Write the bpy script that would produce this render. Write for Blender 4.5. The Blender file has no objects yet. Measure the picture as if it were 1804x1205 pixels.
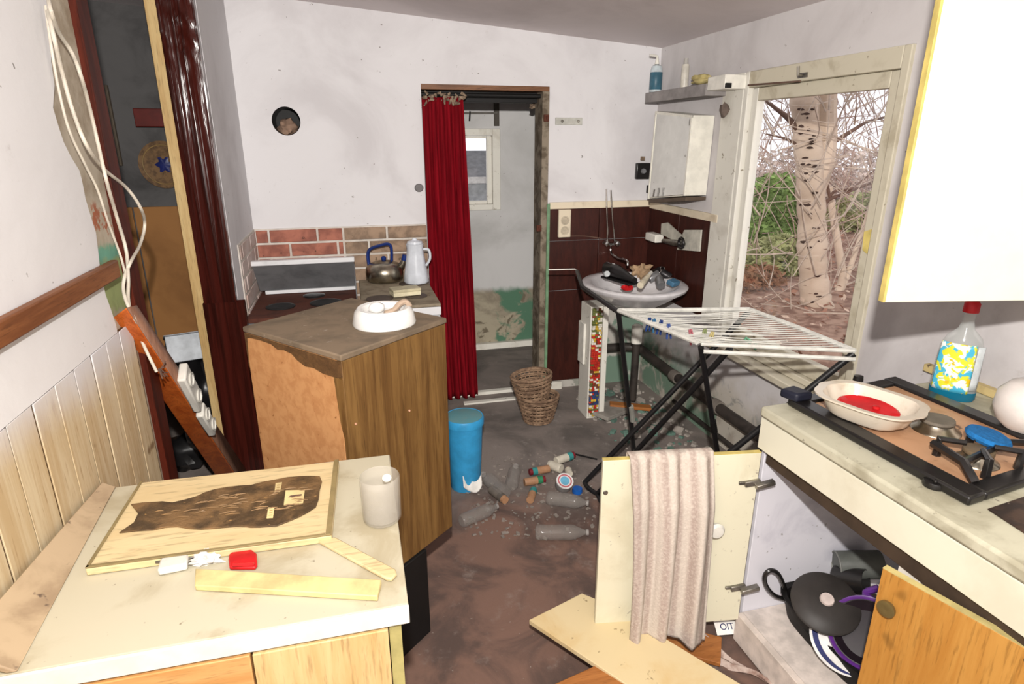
import bpy, bmesh, math, random
from mathutils import Vector, Matrix, noise
rnd = random.Random(7)
SC = bpy.context.scene
COL = SC.collection
PI = math.pi

# ------------------------------------------------------------------ camera, sky, flash, exposure
FPX, PITCH, YAW = 1083.0, math.radians(18.14), math.radians(14.43)
EYE = Vector((0, 0, 1.65))
FW = Vector((math.sin(YAW)*math.cos(PITCH), math.cos(YAW)*math.cos(PITCH), -math.sin(PITCH)))
RT = Vector((math.cos(YAW), -math.sin(YAW), 0))
UP = RT.cross(FW)
cam = bpy.data.cameras.new('camera')
cam.sensor_fit = 'HORIZONTAL'; cam.sensor_width = 36; cam.lens = 36*FPX/1804
cam.clip_start = .02
co = bpy.data.objects.new('camera', cam); COL.objects.link(co)
co.matrix_world = Matrix((RT, UP, -FW)).transposed().to_4x4()
co.location = EYE
SC.camera = co

world = bpy.data.worlds.new('overcast_sky'); SC.world = world; world.use_nodes = True
wt = world.node_tree; bg = wt.nodes['Background']
bg.inputs['Color'].default_value = (.93, .92, .96, 1); bg.inputs['Strength'].default_value = 1.35

fl = bpy.data.lights.new('camera_flash', 'POINT'); fl.energy = 112; fl.shadow_soft_size = .022; fl.color = (1, .965, .91)
fl.use_nodes = True
ft = fl.node_tree; em = [n for n in ft.nodes if n.type == 'EMISSION'][0]
lf = ft.nodes.new('ShaderNodeLightFalloff'); lf.inputs['Strength'].default_value = 1.0; lf.inputs['Smooth'].default_value = 0
fa = ft.nodes.new('ShaderNodeMath'); fa.operation = 'MULTIPLY_ADD'; fa.inputs[1].default_value = .14
fb = ft.nodes.new('ShaderNodeMath'); fb.operation = 'MULTIPLY'; fb.inputs[1].default_value = .5
ft.links.new(lf.outputs['Linear'], fb.inputs[0]); ft.links.new(lf.outputs['Constant'], fa.inputs[0]); ft.links.new(fb.outputs[0], fa.inputs[2])
ft.links.new(fa.outputs[0], em.inputs['Strength'])
flo = bpy.data.objects.new('camera_flash', fl); COL.objects.link(flo); flo.location = (.0, -.02, 1.91)

vs = SC.view_settings
vs.view_transform = 'Standard'; vs.look = 'None'; vs.gamma = 1; vs.use_curve_mapping = False
vs.exposure = 0.0
SC.cycles.max_bounces = 8; SC.cycles.diffuse_bounces = 2; SC.cycles.transparent_max_bounces = 12

# ------------------------------------------------------------------ pixel rays onto real planes (measuring helpers)
def ray(x, y): return FW*FPX + RT*(x-902) + UP*(602.5-y)
def PX(x, y, v): d = ray(x, y); return EYE + d*((v-EYE.x)/d.x)
def PY(x, y, v): d = ray(x, y); return EYE + d*((v-EYE.y)/d.y)
def PZ(x, y, v): d = ray(x, y); return EYE + d*((v-EYE.z)/d.z)

# ------------------------------------------------------------------ materials
def lin(c):
    if max(c) > 1.001: c = [v/255 for v in c]
    return tuple((v/12.92 if v <= .04045 else ((v+.055)/1.055)**2.4) for v in c[:3]) + (1,)

class NT:
    def __init__(s, name, rough=.6, metal=0, spec=.3):
        s.m = bpy.data.materials.new(name); s.m.use_nodes = True
        s.t = s.m.node_tree; s.b = s.t.nodes['Principled BSDF']
        s.b.inputs['Roughness'].default_value = rough; s.b.inputs['Metallic'].default_value = metal
        s.b.inputs['Specular IOR Level'].default_value = spec
    def n(s, typ, **k):
        nd = s.t.nodes.new(typ)
        for a, v in k.items(): setattr(nd, a, v)
        return nd
    def l(s, a, b): s.t.links.new(a, b)
    def coord(s, scale=(1,1,1), kind='Object'):
        tc = s.n('ShaderNodeTexCoord'); mp = s.n('ShaderNodeMapping')
        mp.inputs['Scale'].default_value = scale
        s.l(tc.outputs[kind], mp.inputs['Vector']); return mp.outputs['Vector']
    def noise(s, scale, detail=6, vec=None, rough=.6, dist=0):
        nz = s.n('ShaderNodeTexNoise'); nz.inputs['Scale'].default_value = scale; nz.inputs['Detail'].default_value = detail
        nz.inputs['Roughness'].default_value = rough; nz.inputs['Distortion'].default_value = dist
        s.l(vec if vec is not None else s.coord(), nz.inputs['Vector']); return nz.outputs['Fac']
    def ramp(s, fac, a, b, lo=0, hi=1):
        mr = s.n('ShaderNodeMapRange'); mr.interpolation_type = 'SMOOTHSTEP'
        mr.inputs[1].default_value = a; mr.inputs[2].default_value = b; mr.inputs[3].default_value = lo; mr.inputs[4].default_value = hi
        s.l(fac, mr.inputs[0]); return mr.outputs[0]
    def math(s, op, a, b=None):
        nd = s.n('ShaderNodeMath', operation=op)
        for i, v in enumerate((a, b)):
            if v is None: continue
            if isinstance(v, (int, float)): nd.inputs[i].default_value = v
            else: s.l(v, nd.inputs[i])
        return nd.outputs[0]
    def mix(s, fac, a, b):
        nd = s.n('ShaderNodeMix', data_type='RGBA')
        if isinstance(fac, (int, float)): nd.inputs[0].default_value = fac
        else: s.l(fac, nd.inputs[0])
        for i, v in ((6, a), (7, b)):
            if isinstance(v, tuple) or isinstance(v, list): nd.inputs[i].default_value = lin(v)
            else: s.l(v, nd.inputs[i])
        return nd.outputs[2]
    def out(s, col):
        if isinstance(col, (tuple, list)): s.b.inputs['Base Color'].default_value = lin(col)
        else: s.l(col, s.b.inputs['Base Color'])
        return s
    def bump(s, h, strength=.3, dist=.005):
        bp = s.n('ShaderNodeBump'); bp.inputs['Strength'].default_value = strength; bp.inputs['Distance'].default_value = dist
        s.l(h, bp.inputs['Height']); s.l(bp.outputs['Normal'], s.b.inputs['Normal']); return s

def plain(name, c, rough=.5, metal=0, spec=.3, var=.12, scale=14, bump=0):
    t = NT(name, rough, metal, spec); nz = t.noise(scale, 5)
    d = tuple(max(0, v*(1-var)) for v in c); u = tuple(min(255, v*(1+var*.45)) for v in c)
    t.out(t.mix(t.ramp(nz, .3, .7), d, u))
    if bump: t.bump(nz, bump, .004)
    return t.m
def dirty(name, c, c2, scale=5, lo=.5, hi=.7, rough=.6, spk=None, spkc=(40,35,30), bump=.1, metal=0, spec=.3, bscale=20):
    t = NT(name, rough, metal, spec)
    col = t.mix(t.ramp(t.noise(scale, 8, dist=.4), lo, hi), c, c2)
    if spk: col = t.mix(t.ramp(t.noise(spk, 3), .66, .74), col, spkc)
    t.out(col)
    if bump: t.bump(t.noise(bscale, 6), bump, .004)
    return t.m
def wood(name, c1, c2, axis='z', scale=6, stretch=14, rough=.5, fine=None, knots=False, spec=.3):
    t = NT(name, rough, 0, spec); k = {'x': (1/stretch, 1, 1), 'y': (1, 1/stretch, 1), 'z': (1, 1, 1/stretch)}[axis]
    v = t.coord(tuple(a*scale for a in k))
    nz = t.noise(4, 8, v, .65, .6)
    col = t.mix(t.ramp(nz, .32, .68), c1, c2)
    f2 = t.noise(26, 3, v, .6)
    col = t.mix(t.ramp(f2, .52, .72, 0, .55), col, fine or tuple(x*.7 for x in c2))
    if knots:
        col = t.mix(t.ramp(t.noise(7, 2), .68, .78, 0, .8), col, tuple(x*.55 for x in c2))
    t.out(col); t.bump(nz, .12, .003); return t.m

M = {}
def zmask(t, z, w=.03, nscale=9, amp=.1, axis='Z'):
    g = t.n('ShaderNodeNewGeometry'); sp = t.n('ShaderNodeSeparateXYZ'); t.l(g.outputs['Position'], sp.inputs[0])
    nz = t.noise(nscale, 6)
    h = t.math('ADD', sp.outputs[axis], t.math('MULTIPLY', t.math('SUBTRACT', nz, .5), amp*2))
    return t.ramp(h, z-w, z+w)
# plaster walls
def plaster(name, c=(214,211,214), c2=(188,182,184), low=None, lowc=None, spots=True, green=None):
    t = NT(name, .85, 0, .15)
    col = t.mix(t.ramp(t.noise(1.7, 8, dist=.6), .42, .72), c, c2)
    col = t.mix(t.ramp(t.noise(9, 9, rough=.75), .6, .8, 0, .5), col, (172,164,160))
    if spots: col = t.mix(t.ramp(t.noise(38, 2), .73, .78, 0, .75), col, (105,95,88))
    if low:
        m = zmask(t, low[0], low[1], 5, low[2])
        dec = t.mix(t.ramp(t.noise(3.2, 8, dist=.8), .45, .6), lowc[0], lowc[1])
        dec = t.mix(t.ramp(t.noise(5.5, 7, dist=1.2), .56, .62), dec, lowc[2])
        if green:
            ax_, g0, g1, gc = green
            gm = t.math('MULTIPLY', zmask(t, g0, .02, 6, .12, ax_), t.math('SUBTRACT', 1.0, zmask(t, g1, .02, 6, .12, ax_)))
            gm = t.math('MULTIPLY', gm, t.ramp(t.noise(4.5, 5, dist=.6), .42, .5))
            dec = t.mix(gm, dec, gc)
        col = t.mix(m, dec, col)
    t.out(col); t.bump(t.noise(13, 9, rough=.7), .18, .006); return t.m
M['wall'] = plaster('wall_plaster', (218,215,217), (202,198,200), (.60, .04, .05), ((186,180,172), (160,154,148), (150,150,140)), green=('X', 1.55, 1.95, (116,138,122)))
M['wall_left'] = plaster('wall_plaster_bright', (238,236,237), (226,223,224))
M['wall_right'] = plaster('wall_right_plaster', (210,205,205), (190,184,184), (.36, .12, .2), ((190,182,170), (168,158,146), (150,146,138)), green=('Y', 2.85, 3.75, (118,140,122)))
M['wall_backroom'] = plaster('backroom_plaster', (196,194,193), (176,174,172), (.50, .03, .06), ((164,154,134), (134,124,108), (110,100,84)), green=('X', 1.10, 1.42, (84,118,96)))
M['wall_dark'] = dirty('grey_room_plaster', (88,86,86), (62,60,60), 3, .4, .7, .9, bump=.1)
M['ceiling'] = dirty('ceiling_paint', (232,222,222), (214,204,204), 1.5, .4, .7, .85, bump=.1)
def core_mat():
    t = NT('bare_render_core', .9, 0, .1)
    col = t.mix(t.ramp(t.noise(6, 8), .4, .65), (196,184,166), (164,148,128))
    g = t.n('ShaderNodeNewGeometry'); sp = t.n('ShaderNodeSeparateXYZ'); t.l(g.outputs['Position'], sp.inputs[0])
    nz = t.math('MULTIPLY', t.math('SUBTRACT', t.noise(14, 5), .5), .1)
    z = t.math('ADD', sp.outputs['Z'], nz)
    green = t.math('MULTIPLY', t.ramp(z, 1.16, 1.19), t.ramp(z, 1.38, 1.35))
    col = t.mix(green, col, (158,168,116))
    teal = t.math('MULTIPLY', t.ramp(z, 1.31, 1.34), t.ramp(z, 1.385, 1.355))
    col = t.mix(teal, col, (120,172,150))
    red = t.math('MULTIPLY', t.ramp(z, 1.40, 1.42), t.ramp(z, 1.49, 1.46))
    red = t.math('MULTIPLY', red, t.ramp(t.noise(20, 4), .52, .58))
    col = t.mix(red, col, (176,110,84))
    t.out(col); t.bump(t.noise(25, 8), .4, .006); return t.m
M['core'] = core_mat()
def floor_mat():
    t = NT('worn_floor', .75, 0, .25)
    a = t.mix(t.ramp(t.noise(3.4, 9, dist=.8), .40, .62), (126,98,86), (90,74,68))
    a = t.mix(t.ramp(t.noise(7, 8, rough=.7), .55, .75, 0, .7), a, (150,136,128))
    b = t.mix(t.ramp(t.noise(2.6, 9, dist=.5), .38, .68), (134,124,118), (96,90,86))
    b = t.mix(t.ramp(t.noise(9, 8, rough=.75), .56, .76, 0, .7), b, (178,170,162))
    col = t.mix(zmask(t, 2.5, .25, 3, .5, 'Y'), a, b)
    col = t.mix(t.ramp(t.noise(60, 3), .68, .76, 0, .8), col, (160,150,142))
    t.out(col); t.bump(t.noise(18, 9, rough=.7), .35, .008); return t.m
M['floor'] = floor_mat()
def board_mat():
    t = NT('pine_boards', .6, 0, .25)
    v = t.coord((7, 7, .5)); nz = t.noise(4, 8, v, .65, .8)
    col = t.mix(t.ramp(nz, .3, .7), (220,202,168), (198,172,132))
    col = t.mix(t.ramp(t.noise(22, 3, v), .55, .75, 0, .6), col, (160,124,84))
    col = t.mix(t.ramp(t.noise(9, 2), .70, .78, 0, .85), col, (128,98,66))
    g = t.n('ShaderNodeNewGeometry'); sp = t.n('ShaderNodeSeparateXYZ'); t.l(g.outputs['Position'], sp.inputs[0])
    h = t.math('ADD', sp.outputs['Z'], t.math('MULTIPLY', sp.outputs['Y'], .06))
    h = t.math('ADD', h, t.math('MULTIPLY', t.math('SUBTRACT', t.noise(5, 5), .5), .12))
    col = t.mix(t.ramp(h, 1.10, 1.27), col, (226,224,228))
    t.out(col); t.bump(nz, .2, .004); return t.m
M['boards'] = board_mat()
M['jamb'] = wood('dark_red_varnish', (92,36,22), (62,24,16), 'z', 8, 12, .55, spec=.15)
M['post'] = None
t = NT('brown_plastic_wrap', .2, 0, .35); nz = t.noise(3, 4, t.coord((16, 16, .5)), .5, .6)
t.out(t.mix(t.ramp(nz, .35, .7), (66,24,18), (40,14,10))); t.bump(nz, .3, .01); M['post'] = t.m
M['pale_strip'] = wood('pale_strip_wood', (206,178,126), (186,152,100), 'z', 8, 12)
M['rail'] = wood('brown_rail_wood', (150,96,58), (118,70,40), 'y', 10, 14, .5, knots=True)
M['orange_plank'] = wood('orange_varnished_plank', (226,118,50), (192,88,34), 'z', 6, 8, .4)
M['cable'] = plain('white_cable', (222,212,196), .5)
M['white_plastic'] = plain('white_plastic', (232,228,218), .4, var=.06)
M['cream'] = dirty('cream_laminate', (232,228,208), (220,214,192), 4, .45, .7, .4, bump=.03)
M['cream_door'] = dirty('cream_cupboard_door', (232,226,200), (220,212,184), 5, .5, .7, .4, spk=45, spkc=(180,170,150), bump=.03)
M['yellow_edge'] = plain('yellow_edge', (224,202,120), .5)
M['lavender'] = dirty('white_cabinet_inside', (226,224,232), (208,206,216), 5, .5, .7, .5, spk=30, spkc=(150,145,145), bump=.03)
M['worktop_left'] = dirty('stained_cream_worktop', (204,196,172), (182,170,142), 5, .48, .66, .4, spk=50, spkc=(150,138,116), bump=.03)
M['worktop_right'] = dirty('dusty_worktop', (204,200,178), (170,164,142), 6, .45, .65, .5, spk=40, spkc=(120,112,98), bump=.08)
M['white_edge'] = plain('white_edge', (238,236,226), .4, var=.05)
M['pine_front'] = wood('pine_front', (232,200,146), (216,176,118), 'z', 6, 12, .45)
M['orange_front'] = wood('orange_front', (226,176,116), (206,150,90), 'x', 5, 10, .45)
M['green_edge'] = plain('greenish_edge', (188,176,116), .5)
M['splash'] = dirty('dirty_cream_splash', (196,172,140), (166,142,114), 6, .45, .65, .5, spk=26, spkc=(110,92,78), bump=.1)
M['chip'] = dirty('orange_chipboard', (206,152,102), (192,136,88), 30, .4, .65, .8, spk=60, spkc=(150,96,54), bump=.15)
M['veneer'] = wood('oak_veneer', (136,102,58), (98,68,36), 'z', 9, 20, .45, fine=(64,42,22))
M['veneer_dark'] = wood('torn_veneer', (110,80,50), (84,60,38), 'x', 9, 8, .6)
M['dust_top'] = dirty('thick_grey_dust', (136,118,98), (112,98,82), 9, .4, .7, .95, spk=40, spkc=(160,146,130), bump=.2)
M['black'] = plain('black_plinth', (22,20,20), .6)
M['blackmetal'] = plain('black_tube', (26,25,26), .4, 0, .5)
M['black_enamel'] = plain('black_enamel', (30,28,28), .3, 0, .5)
M['white_enamel'] = dirty('white_enamel', (224,224,226), (204,204,206), 7, .5, .7, .3, bump=.02, spec=.5)
M['hob_dust'] = dirty('dusty_hob', (150,138,118), (120,106,88), 12, .4, .7, .8, spk=24, spkc=(80,66,54), bump=.1)
M['rust'] = dirty('rusty_plate', (94,54,42), (70,42,34), 9, .4, .7, .9, spk=18, spkc=(40,28,24), bump=.3)
M['dark_grey'] = dirty('dark_grey_lid', (116,116,118), (92,92,94), 6, .4, .7, .5, bump=.05)
M['steel'] = plain('brushed_steel', (176,168,152), .28, 1.0, .5, var=.2)
M['dullsteel'] = plain('dull_steel', (150,146,138), .4, .9, .5, var=.3)
M['chrome'] = plain('chrome', (210,208,206), .15, 1.0)
M['blue_plastic'] = plain('blue_plastic', (26,48,112), .35)
M['bin'] = plain('bright_blue_bin', (58,156,210), .45, var=.08)
M['binlid'] = dirty('dusty_blue_lid', (92,142,150), (110,140,140), 8, .4, .7, .6, bump=.05)
M['curtain'] = None
t = NT('red_curtain', .85, 0, .1); v = t.coord((30, 30, 2)); nz = t.noise(2, 5, v)
t.out(t.mix(t.ramp(nz, .3, .7), (132,12,26), (98,6,16))); M['curtain'] = t.m
M['rag'] = dirty('grey_rag', (150,130,110), (90,74,62), 30, .4, .6, .9)
M['wicker'] = dirty('wicker', (152,124,100), (112,88,70), 25, .4, .6, .8, bump=.2)
M['wainscot'] = wood('dark_brown_panel', (66,30,23), (50,22,17), 'z', 6, 5, .42)
M['trim'] = dirty('cream_trim', (222,208,184), (196,180,156), 9, .5, .7, .6)
M['frame_grey'] = dirty('peeling_frame', (138,126,110), (94,82,68), 12, .42, .6, .8, bump=.3)
M['frame_green'] = plain('green_paint', (116,150,116), .6)
M['brown_trim'] = wood('brown_lintel', (128,88,60), (98,64,42), 'x', 8, 10)
M['winframe'] = dirty('beige_window_paint', (206,198,178), (182,172,150), 8, .5, .7, .6, spk=22, spkc=(140,126,104), bump=.1)
M['winwhite'] = dirty('white_board_paint', (222,218,208), (200,194,182), 5, .5, .7, .6, spk=30, spkc=(150,140,124), bump=.06)
M['porcelain'] = plain('porcelain', (226,222,224), .15, 0, .6, var=.06)
M['brick_red'] = dirty('red_brick', (174,112,94), (136,86,74), 9, .38, .66, .9, spk=30, spkc=(90,62,54), bump=.3)
M['brick_tan'] = dirty('tan_brick', (164,138,116), (124,104,88), 9, .38, .66, .9, spk=30, spkc=(92,76,60), bump=.3)
M['brick_pale'] = dirty('whitewashed_brick', (204,188,182), (186,160,150), 8, .4, .65, .9, bump=.2)
M['mortar'] = dirty('mortar', (212,204,196), (194,184,174), 12, .4, .65, .9, bump=.2)
M['towel'] = None
t = NT('striped_towel', .95, 0, .05); tc = t.n('ShaderNodeTexCoord'); sp = t.n('ShaderNodeSeparateXYZ'); t.l(tc.outputs['UV'], sp.inputs[0])
wv = t.math('SINE', t.math('MULTIPLY', sp.outputs['X'], 36))
c_ = t.mix(t.ramp(wv, -.6, 1.0), (206,194,182), (180,162,152))
t.out(t.mix(t.ramp(t.noise(120, 3), .4, .7, 0, .4), c_, (228,216,204))); t.bump(t.noise(160, 3), .5, .004); M['towel'] = t.m
M['dish'] = dirty('cream_dish', (228,216,198), (206,190,166), 12, .55, .75, .2, bump=.03, spec=.6)
M['red_plastic'] = plain('red_plastic', (206,34,38), .35)
M['hobplate'] = dirty('pinkish_hob_plate', (206,160,124), (180,134,100), 9, .4, .7, .4, spk=18, spkc=(110,74,56), bump=.05)
M['sponge'] = plain('blue_scourer', (34,112,176), .95, bump=1.0, scale=90)
M['yellow_splash'] = dirty('yellow_splash', (206,184,130), (170,148,106), 10, .45, .65, .6, spk=20, spkc=(110,92,70), bump=.15)
M['orange_door'] = wood('orange_pine_door', (198,146,74), (180,124,56), 'z', 5, 12, .4, knots=True)
M['plank'] = dirty('cream_plank', (218,198,156), (208,178,126), 4, .5, .75, .45, spk=26, spkc=(140,116,84), bump=.04)
M['fishboard'] = wood('pale_mount_board', (230,208,162), (220,194,146), 'x', 4, 8, .4)
M['fishskin'] = dirty('dark_fish_skin', (134,104,70), (80,64,46), 14, .36, .64, .5, spk=44, spkc=(168,130,82), bump=.8, bscale=70)
M['label'] = plain('cream_label', (230,206,150), .6)
M['paper'] = plain('paper', (236,232,226), .8, var=.1)
M['pipe'] = dirty('dark_pipe', (60,54,50), (40,36,34), 12, .4, .7, .5, bump=.1)
M['brownwood'] = wood('brown_scrap', (178,116,62), (150,92,46), 'x', 6, 8)
M['tanboard'] = dirty('tan_hardboard', (150,104,58), (128,86,46), 3, .4, .7, .7, bump=.04)
M['plate_wicker'] = dirty('brown_plate', (116,88,58), (84,62,42), 30, .4, .65, .7)
M['darkred'] = plain('dark_red_board', (92,26,20), .5)
M['navy'] = plain('navy', (28,36,92), .4)
M['purple'] = plain('purple_enamel', (92,44,128), .3, spec=.5)
M['clearplastic'] = None
def glassy(name, tint, alpha, rough):
    t = NT(name, rough, 0, .5); t.out(tint)
    tr = t.n('ShaderNodeBsdfTransparent'); mx = t.n('ShaderNodeMixShader'); mx.inputs[0].default_value = alpha
    o = [n for n in t.t.nodes if n.type == 'OUTPUT_MATERIAL'][0]
    t.l(tr.outputs[0], mx.inputs[1]); t.l(t.b.outputs[0], mx.inputs[2]); t.l(mx.outputs[0], o.inputs[0]); return t.m
M['clearplastic'] = glassy('clear_plastic', (160,154,148), .28, .12)
M['frosted'] = glassy('frosted_tumbler', (216,210,198), .30, .2)
M['bottleclear'] = glassy('clear_spray_bottle', (206,210,208), .35, .1)
M['bluefluid'] = glassy('blue_cleaner', (20,110,140), .95, .1)
def pane_mat():
    m = bpy.data.materials.new('window_glass'); m.use_nodes = True; t = m.node_tree; t.nodes.clear()
    tr = t.nodes.new('ShaderNodeBsdfTransparent'); gl = t.nodes.new('ShaderNodeBsdfGlossy'); lw = t.nodes.new('ShaderNodeLayerWeight'); fr = t.nodes.new('ShaderNodeMath')
    gl.inputs['Roughness'].default_value = .03; fr.operation = 'MULTIPLY_ADD'; fr.inputs[1].default_value = .10; fr.inputs[2].default_value = .02; t.links.new(lw.outputs['Facing'], fr.inputs[0])
    mx = t.nodes.new('ShaderNodeMixShader'); o = t.nodes.new('ShaderNodeOutputMaterial')
    t.links.new(fr.outputs[0], mx.inputs[0]); t.links.new(tr.outputs[0], mx.inputs[1]); t.links.new(gl.outputs[0], mx.inputs[2]); t.links.new(mx.outputs[0], o.inputs[0])
    return m
M['pane'] = pane_mat()
M['mirror'] = plain('mirror', (222,222,216), .04, 1.0, var=.03)
def birch_mat():
    t = NT('birch_bark', .8, 0, .2)
    v = t.coord((2, 2, 9)); col = t.mix(t.ramp(t.noise(2, 6), .4, .7), (212,192,172), (188,166,146))
    col = t.mix(t.ramp(t.noise(3, 4, v, .6, .5), .66, .72), col, (120,92,78)); t.out(col); t.bump(t.noise(6, 5, v), .3, .01); return t.m
M['birch'] = birch_mat()
M['twig'] = plain('twig_bark', (110,86,74), .8)
M['paletwig'] = plain('pale_twig', (190,172,156), .8)
M['leafground'] = dirty('leaf_litter', (168,138,120), (128,98,84), 9, .4, .6, .95, spk=30, spkc=(190,160,140), bump=.8)
M['deadleaf'] = plain('dead_leaf', (164,122,102), .8)
M['evergreen'] = plain('evergreen', (132,156,92), .8, var=.35, scale=6)
M['olivebush'] = plain('olive_bush', (164,166,118), .8, var=.3, scale=6)
M['greybush'] = plain('greyish_twig_bush', (206,188,178), .9, var=.2)
def C(name, c, rough=.5, **k):
    if name not in M: M[name] = plain(name, c, rough, **k)
    return M[name]

# ------------------------------------------------------------------ mesh building
class MB:
    def __init__(s): s.v, s.f, s.uv = [], [], None
    def add(s, vs_, fs):
        o = len(s.v); s.v += [Vector(p) for p in vs_]; s.f += [tuple(i+o for i in f) for f in fs]; return s
    def box(s, x0, x1, y0, y1, z0, z1):
        x0, x1 = sorted((x0, x1)); y0, y1 = sorted((y0, y1)); z0, z1 = sorted((z0, z1))
        return s.add([(x0,y0,z0),(x1,y0,z0),(x1,y1,z0),(x0,y1,z0),(x0,y0,z1),(x1,y0,z1),(x1,y1,z1),(x0,y1,z1)],
            [(0,3,2,1),(4,5,6,7),(0,1,5,4),(1,2,6,5),(2,3,7,6),(3,0,4,7)])
    def obox(s, c, size, R):
        c = Vector(c); h = [a/2 for a in size]; p = []
        for z in (-1, 1):
            for x, y in ((-1,-1),(1,-1),(1,1),(-1,1)): p.append(c + R @ Vector((x*h[0], y*h[1], z*h[2])))
        return s.add(p, [(0,3,2,1),(4,5,6,7),(0,1,5,4),(1,2,6,5),(2,3,7,6),(3,0,4,7)])
    def prism(s, pts, ext):
        n = len(pts); pts = [Vector(p) for p in pts]; ext = Vector(ext)
        nrm = Vector((0,0,0))
        for i in range(n): nrm += (pts[i]-pts[0]).cross(pts[(i+1) % n]-pts[0])
        if nrm.dot(ext) > 0: pts.reverse()
        fs = [tuple(range(n)), tuple(range(2*n-1, n-1, -1))] + [(i, i+n, (i+1) % n+n, (i+1) % n) for i in range(n)]
        return s.add(pts + [p+ext for p in pts], fs)
    def tube(s, pts, r, seg=8, caps=True, flat=1.0):
        pts = [Vector(p) for p in pts]; n = len(pts); vs_, fs = [], []
        rr = r if isinstance(r, (list, tuple)) else [r]*n
        T = [(pts[min(i+1, n-1)]-pts[max(i-1, 0)]).normalized() for i in range(n)]
        a = T[0].orthogonal().normalized()
        for i in range(n):
            a = (a - T[i]*a.dot(T[i])); a = a.normalized() if a.length > 1e-6 else T[i].orthogonal().normalized()
            b = T[i].cross(a)
            for k in range(seg):
                an = 2*PI*k/seg; vs_.append(pts[i] + (a*math.cos(an) + b*math.sin(an)*flat)*rr[i])
        for i in range(n-1):
            for k in range(seg):
                k2 = (k+1) % seg; fs.append((i*seg+k, i*seg+k2, (i+1)*seg+k2, (i+1)*seg+k))
        if caps: fs += [tuple(range(seg-1, -1, -1)), tuple((n-1)*seg+k for k in range(seg))]
        return s.add(vs_, fs)
    def ring(s, c, r, t, seg=32, sx=1, sy=1, R=None, ts=8):
        pts = []; vs_, fs = [], []
        for i in range(seg):
            a = 2*PI*i/seg
            for k in range(ts):
                b = 2*PI*k/ts; q = Vector(((r+t*math.cos(b))*math.cos(a)*sx, (r+t*math.cos(b))*math.sin(a)*sy, t*math.sin(b)))
                vs_.append((R @ q if R else q) + Vector(c))
        for i in range(seg):
            for k in range(ts):
                i2, k2 = (i+1) % seg, (k+1) % ts
                fs.append((i*ts+k, i2*ts+k, i2*ts+k2, i*ts+k2))
        return s.add(vs_, fs)
    def lathe(s, prof, c, seg=28, sx=1, sy=1, R=None, wob=None):
        vs_, fs = [], []; n = len(prof)
        for r, z in prof:
            for k in range(seg):
                a = 2*PI*k/seg; w = wob(a) if wob else 1
                q = Vector((max(r, 1e-4)*math.cos(a)*sx*w, max(r, 1e-4)*math.sin(a)*sy*w, z)); vs_.append((R @ q if R else q) + Vector(c))
        for i in range(n-1):
            for k in range(seg):
                k2 = (k+1) % seg; fs.append((i*seg+k, i*seg+k2, (i+1)*seg+k2, (i+1)*seg+k))
        if prof[0][0] < .01: fs.append(tuple(range(seg-1, -1, -1)))
        if prof[-1][0] < .01: fs.append(tuple((n-1)*seg+k for k in range(seg)))
        return s.add(vs_, fs)
    def sheet(s, fn, nu, nv):
        vs_, fs, uv = [], [], []
        for j in range(nv+1):
            for i in range(nu+1): vs_.append(fn(i/nu, j/nv)); uv.append((i/nu, j/nv))
        for j in range(nv):
            for i in range(nu):
                a = j*(nu+1)+i; fs.append((a, a+1, a+nu+2, a+nu+1))
        s.uv = uv; return s.add(vs_, fs)
    def blob(s, c, r, sc=(1,1,1), jit=.15, sub=2, R=None):
        bm = bmesh.new(); bmesh.ops.create_icosphere(bm, subdivisions=sub, radius=1)
        sd = rnd.random()*50; idx = {}
        vs_ = []
        for i, v in enumerate(bm.verts):
            idx[v] = i; k = 1 + jit*noise.noise(v.co*1.8+Vector((sd, sd, 0)))*2
            q = Vector((v.co.x*sc[0], v.co.y*sc[1], v.co.z*sc[2]))*r*k
            vs_.append((R @ q if R else q)+Vector(c))
        fs = [tuple(idx[v] for v in f.verts) for f in bm.faces]; bm.free(); return s.add(vs_, fs)
    def build(s, name, mat, parent=None, bevel=0, smooth=40, solid=0, kind=None, label=None, origin=None):
        me = bpy.data.meshes.new(name); o = bpy.data.objects.new(name, me)
        if parent is not None:
            w = wmat(parent); inv = w.inverted(); vv = [inv @ p for p in s.v]; o.parent = parent
        elif kind == 'structure': vv = s.v
        else:
            if origin is None:
                lo = [min(p[i] for p in s.v) for i in range(3)]; hi = [max(p[i] for p in s.v) for i in range(3)]
                origin = ((lo[0]+hi[0])/2, (lo[1]+hi[1])/2, lo[2])
            og = Vector(origin); vv = [p-og for p in s.v]; o.location = og
        me.from_pydata([tuple(p) for p in vv], [], s.f); me.update()
        if s.uv:
            ul = me.uv_layers.new(name='UVMap')
            for lp in me.loops: ul.data[lp.index].uv = s.uv[lp.vertex_index]
        bm = bmesh.new(); bm.from_mesh(me)
        if not solid and not s.uv: bmesh.ops.recalc_face_normals(bm, faces=bm.faces)
        bm.to_mesh(me); bm.free()
        me.materials.append(mat)
        if smooth:
            me.polygons.foreach_set('use_smooth', [True]*len(me.polygons)); me.set_sharp_from_angle(angle=math.radians(smooth))
        COL.objects.link(o)
        if solid:
            md = o.modifiers.new('thick', 'SOLIDIFY'); md.thickness = solid; md.offset = 0
        if bevel:
            md = o.modifiers.new('edge', 'BEVEL'); md.width = bevel; md.segments = 2; md.limit_method = 'ANGLE'; md.angle_limit = math.radians(50)
        if kind: o['kind'] = kind
        if label: o['label'] = label
        return o
def wmat(o):
    m = Matrix.LocRotScale(o.location, o.rotation_euler, o.scale)
    return wmat(o.parent) @ m if o.parent else m
def tag(o, label, cat, group=None):
    o['label'] = label; o['category'] = cat
    if group: o['group'] = group
    return o
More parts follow.
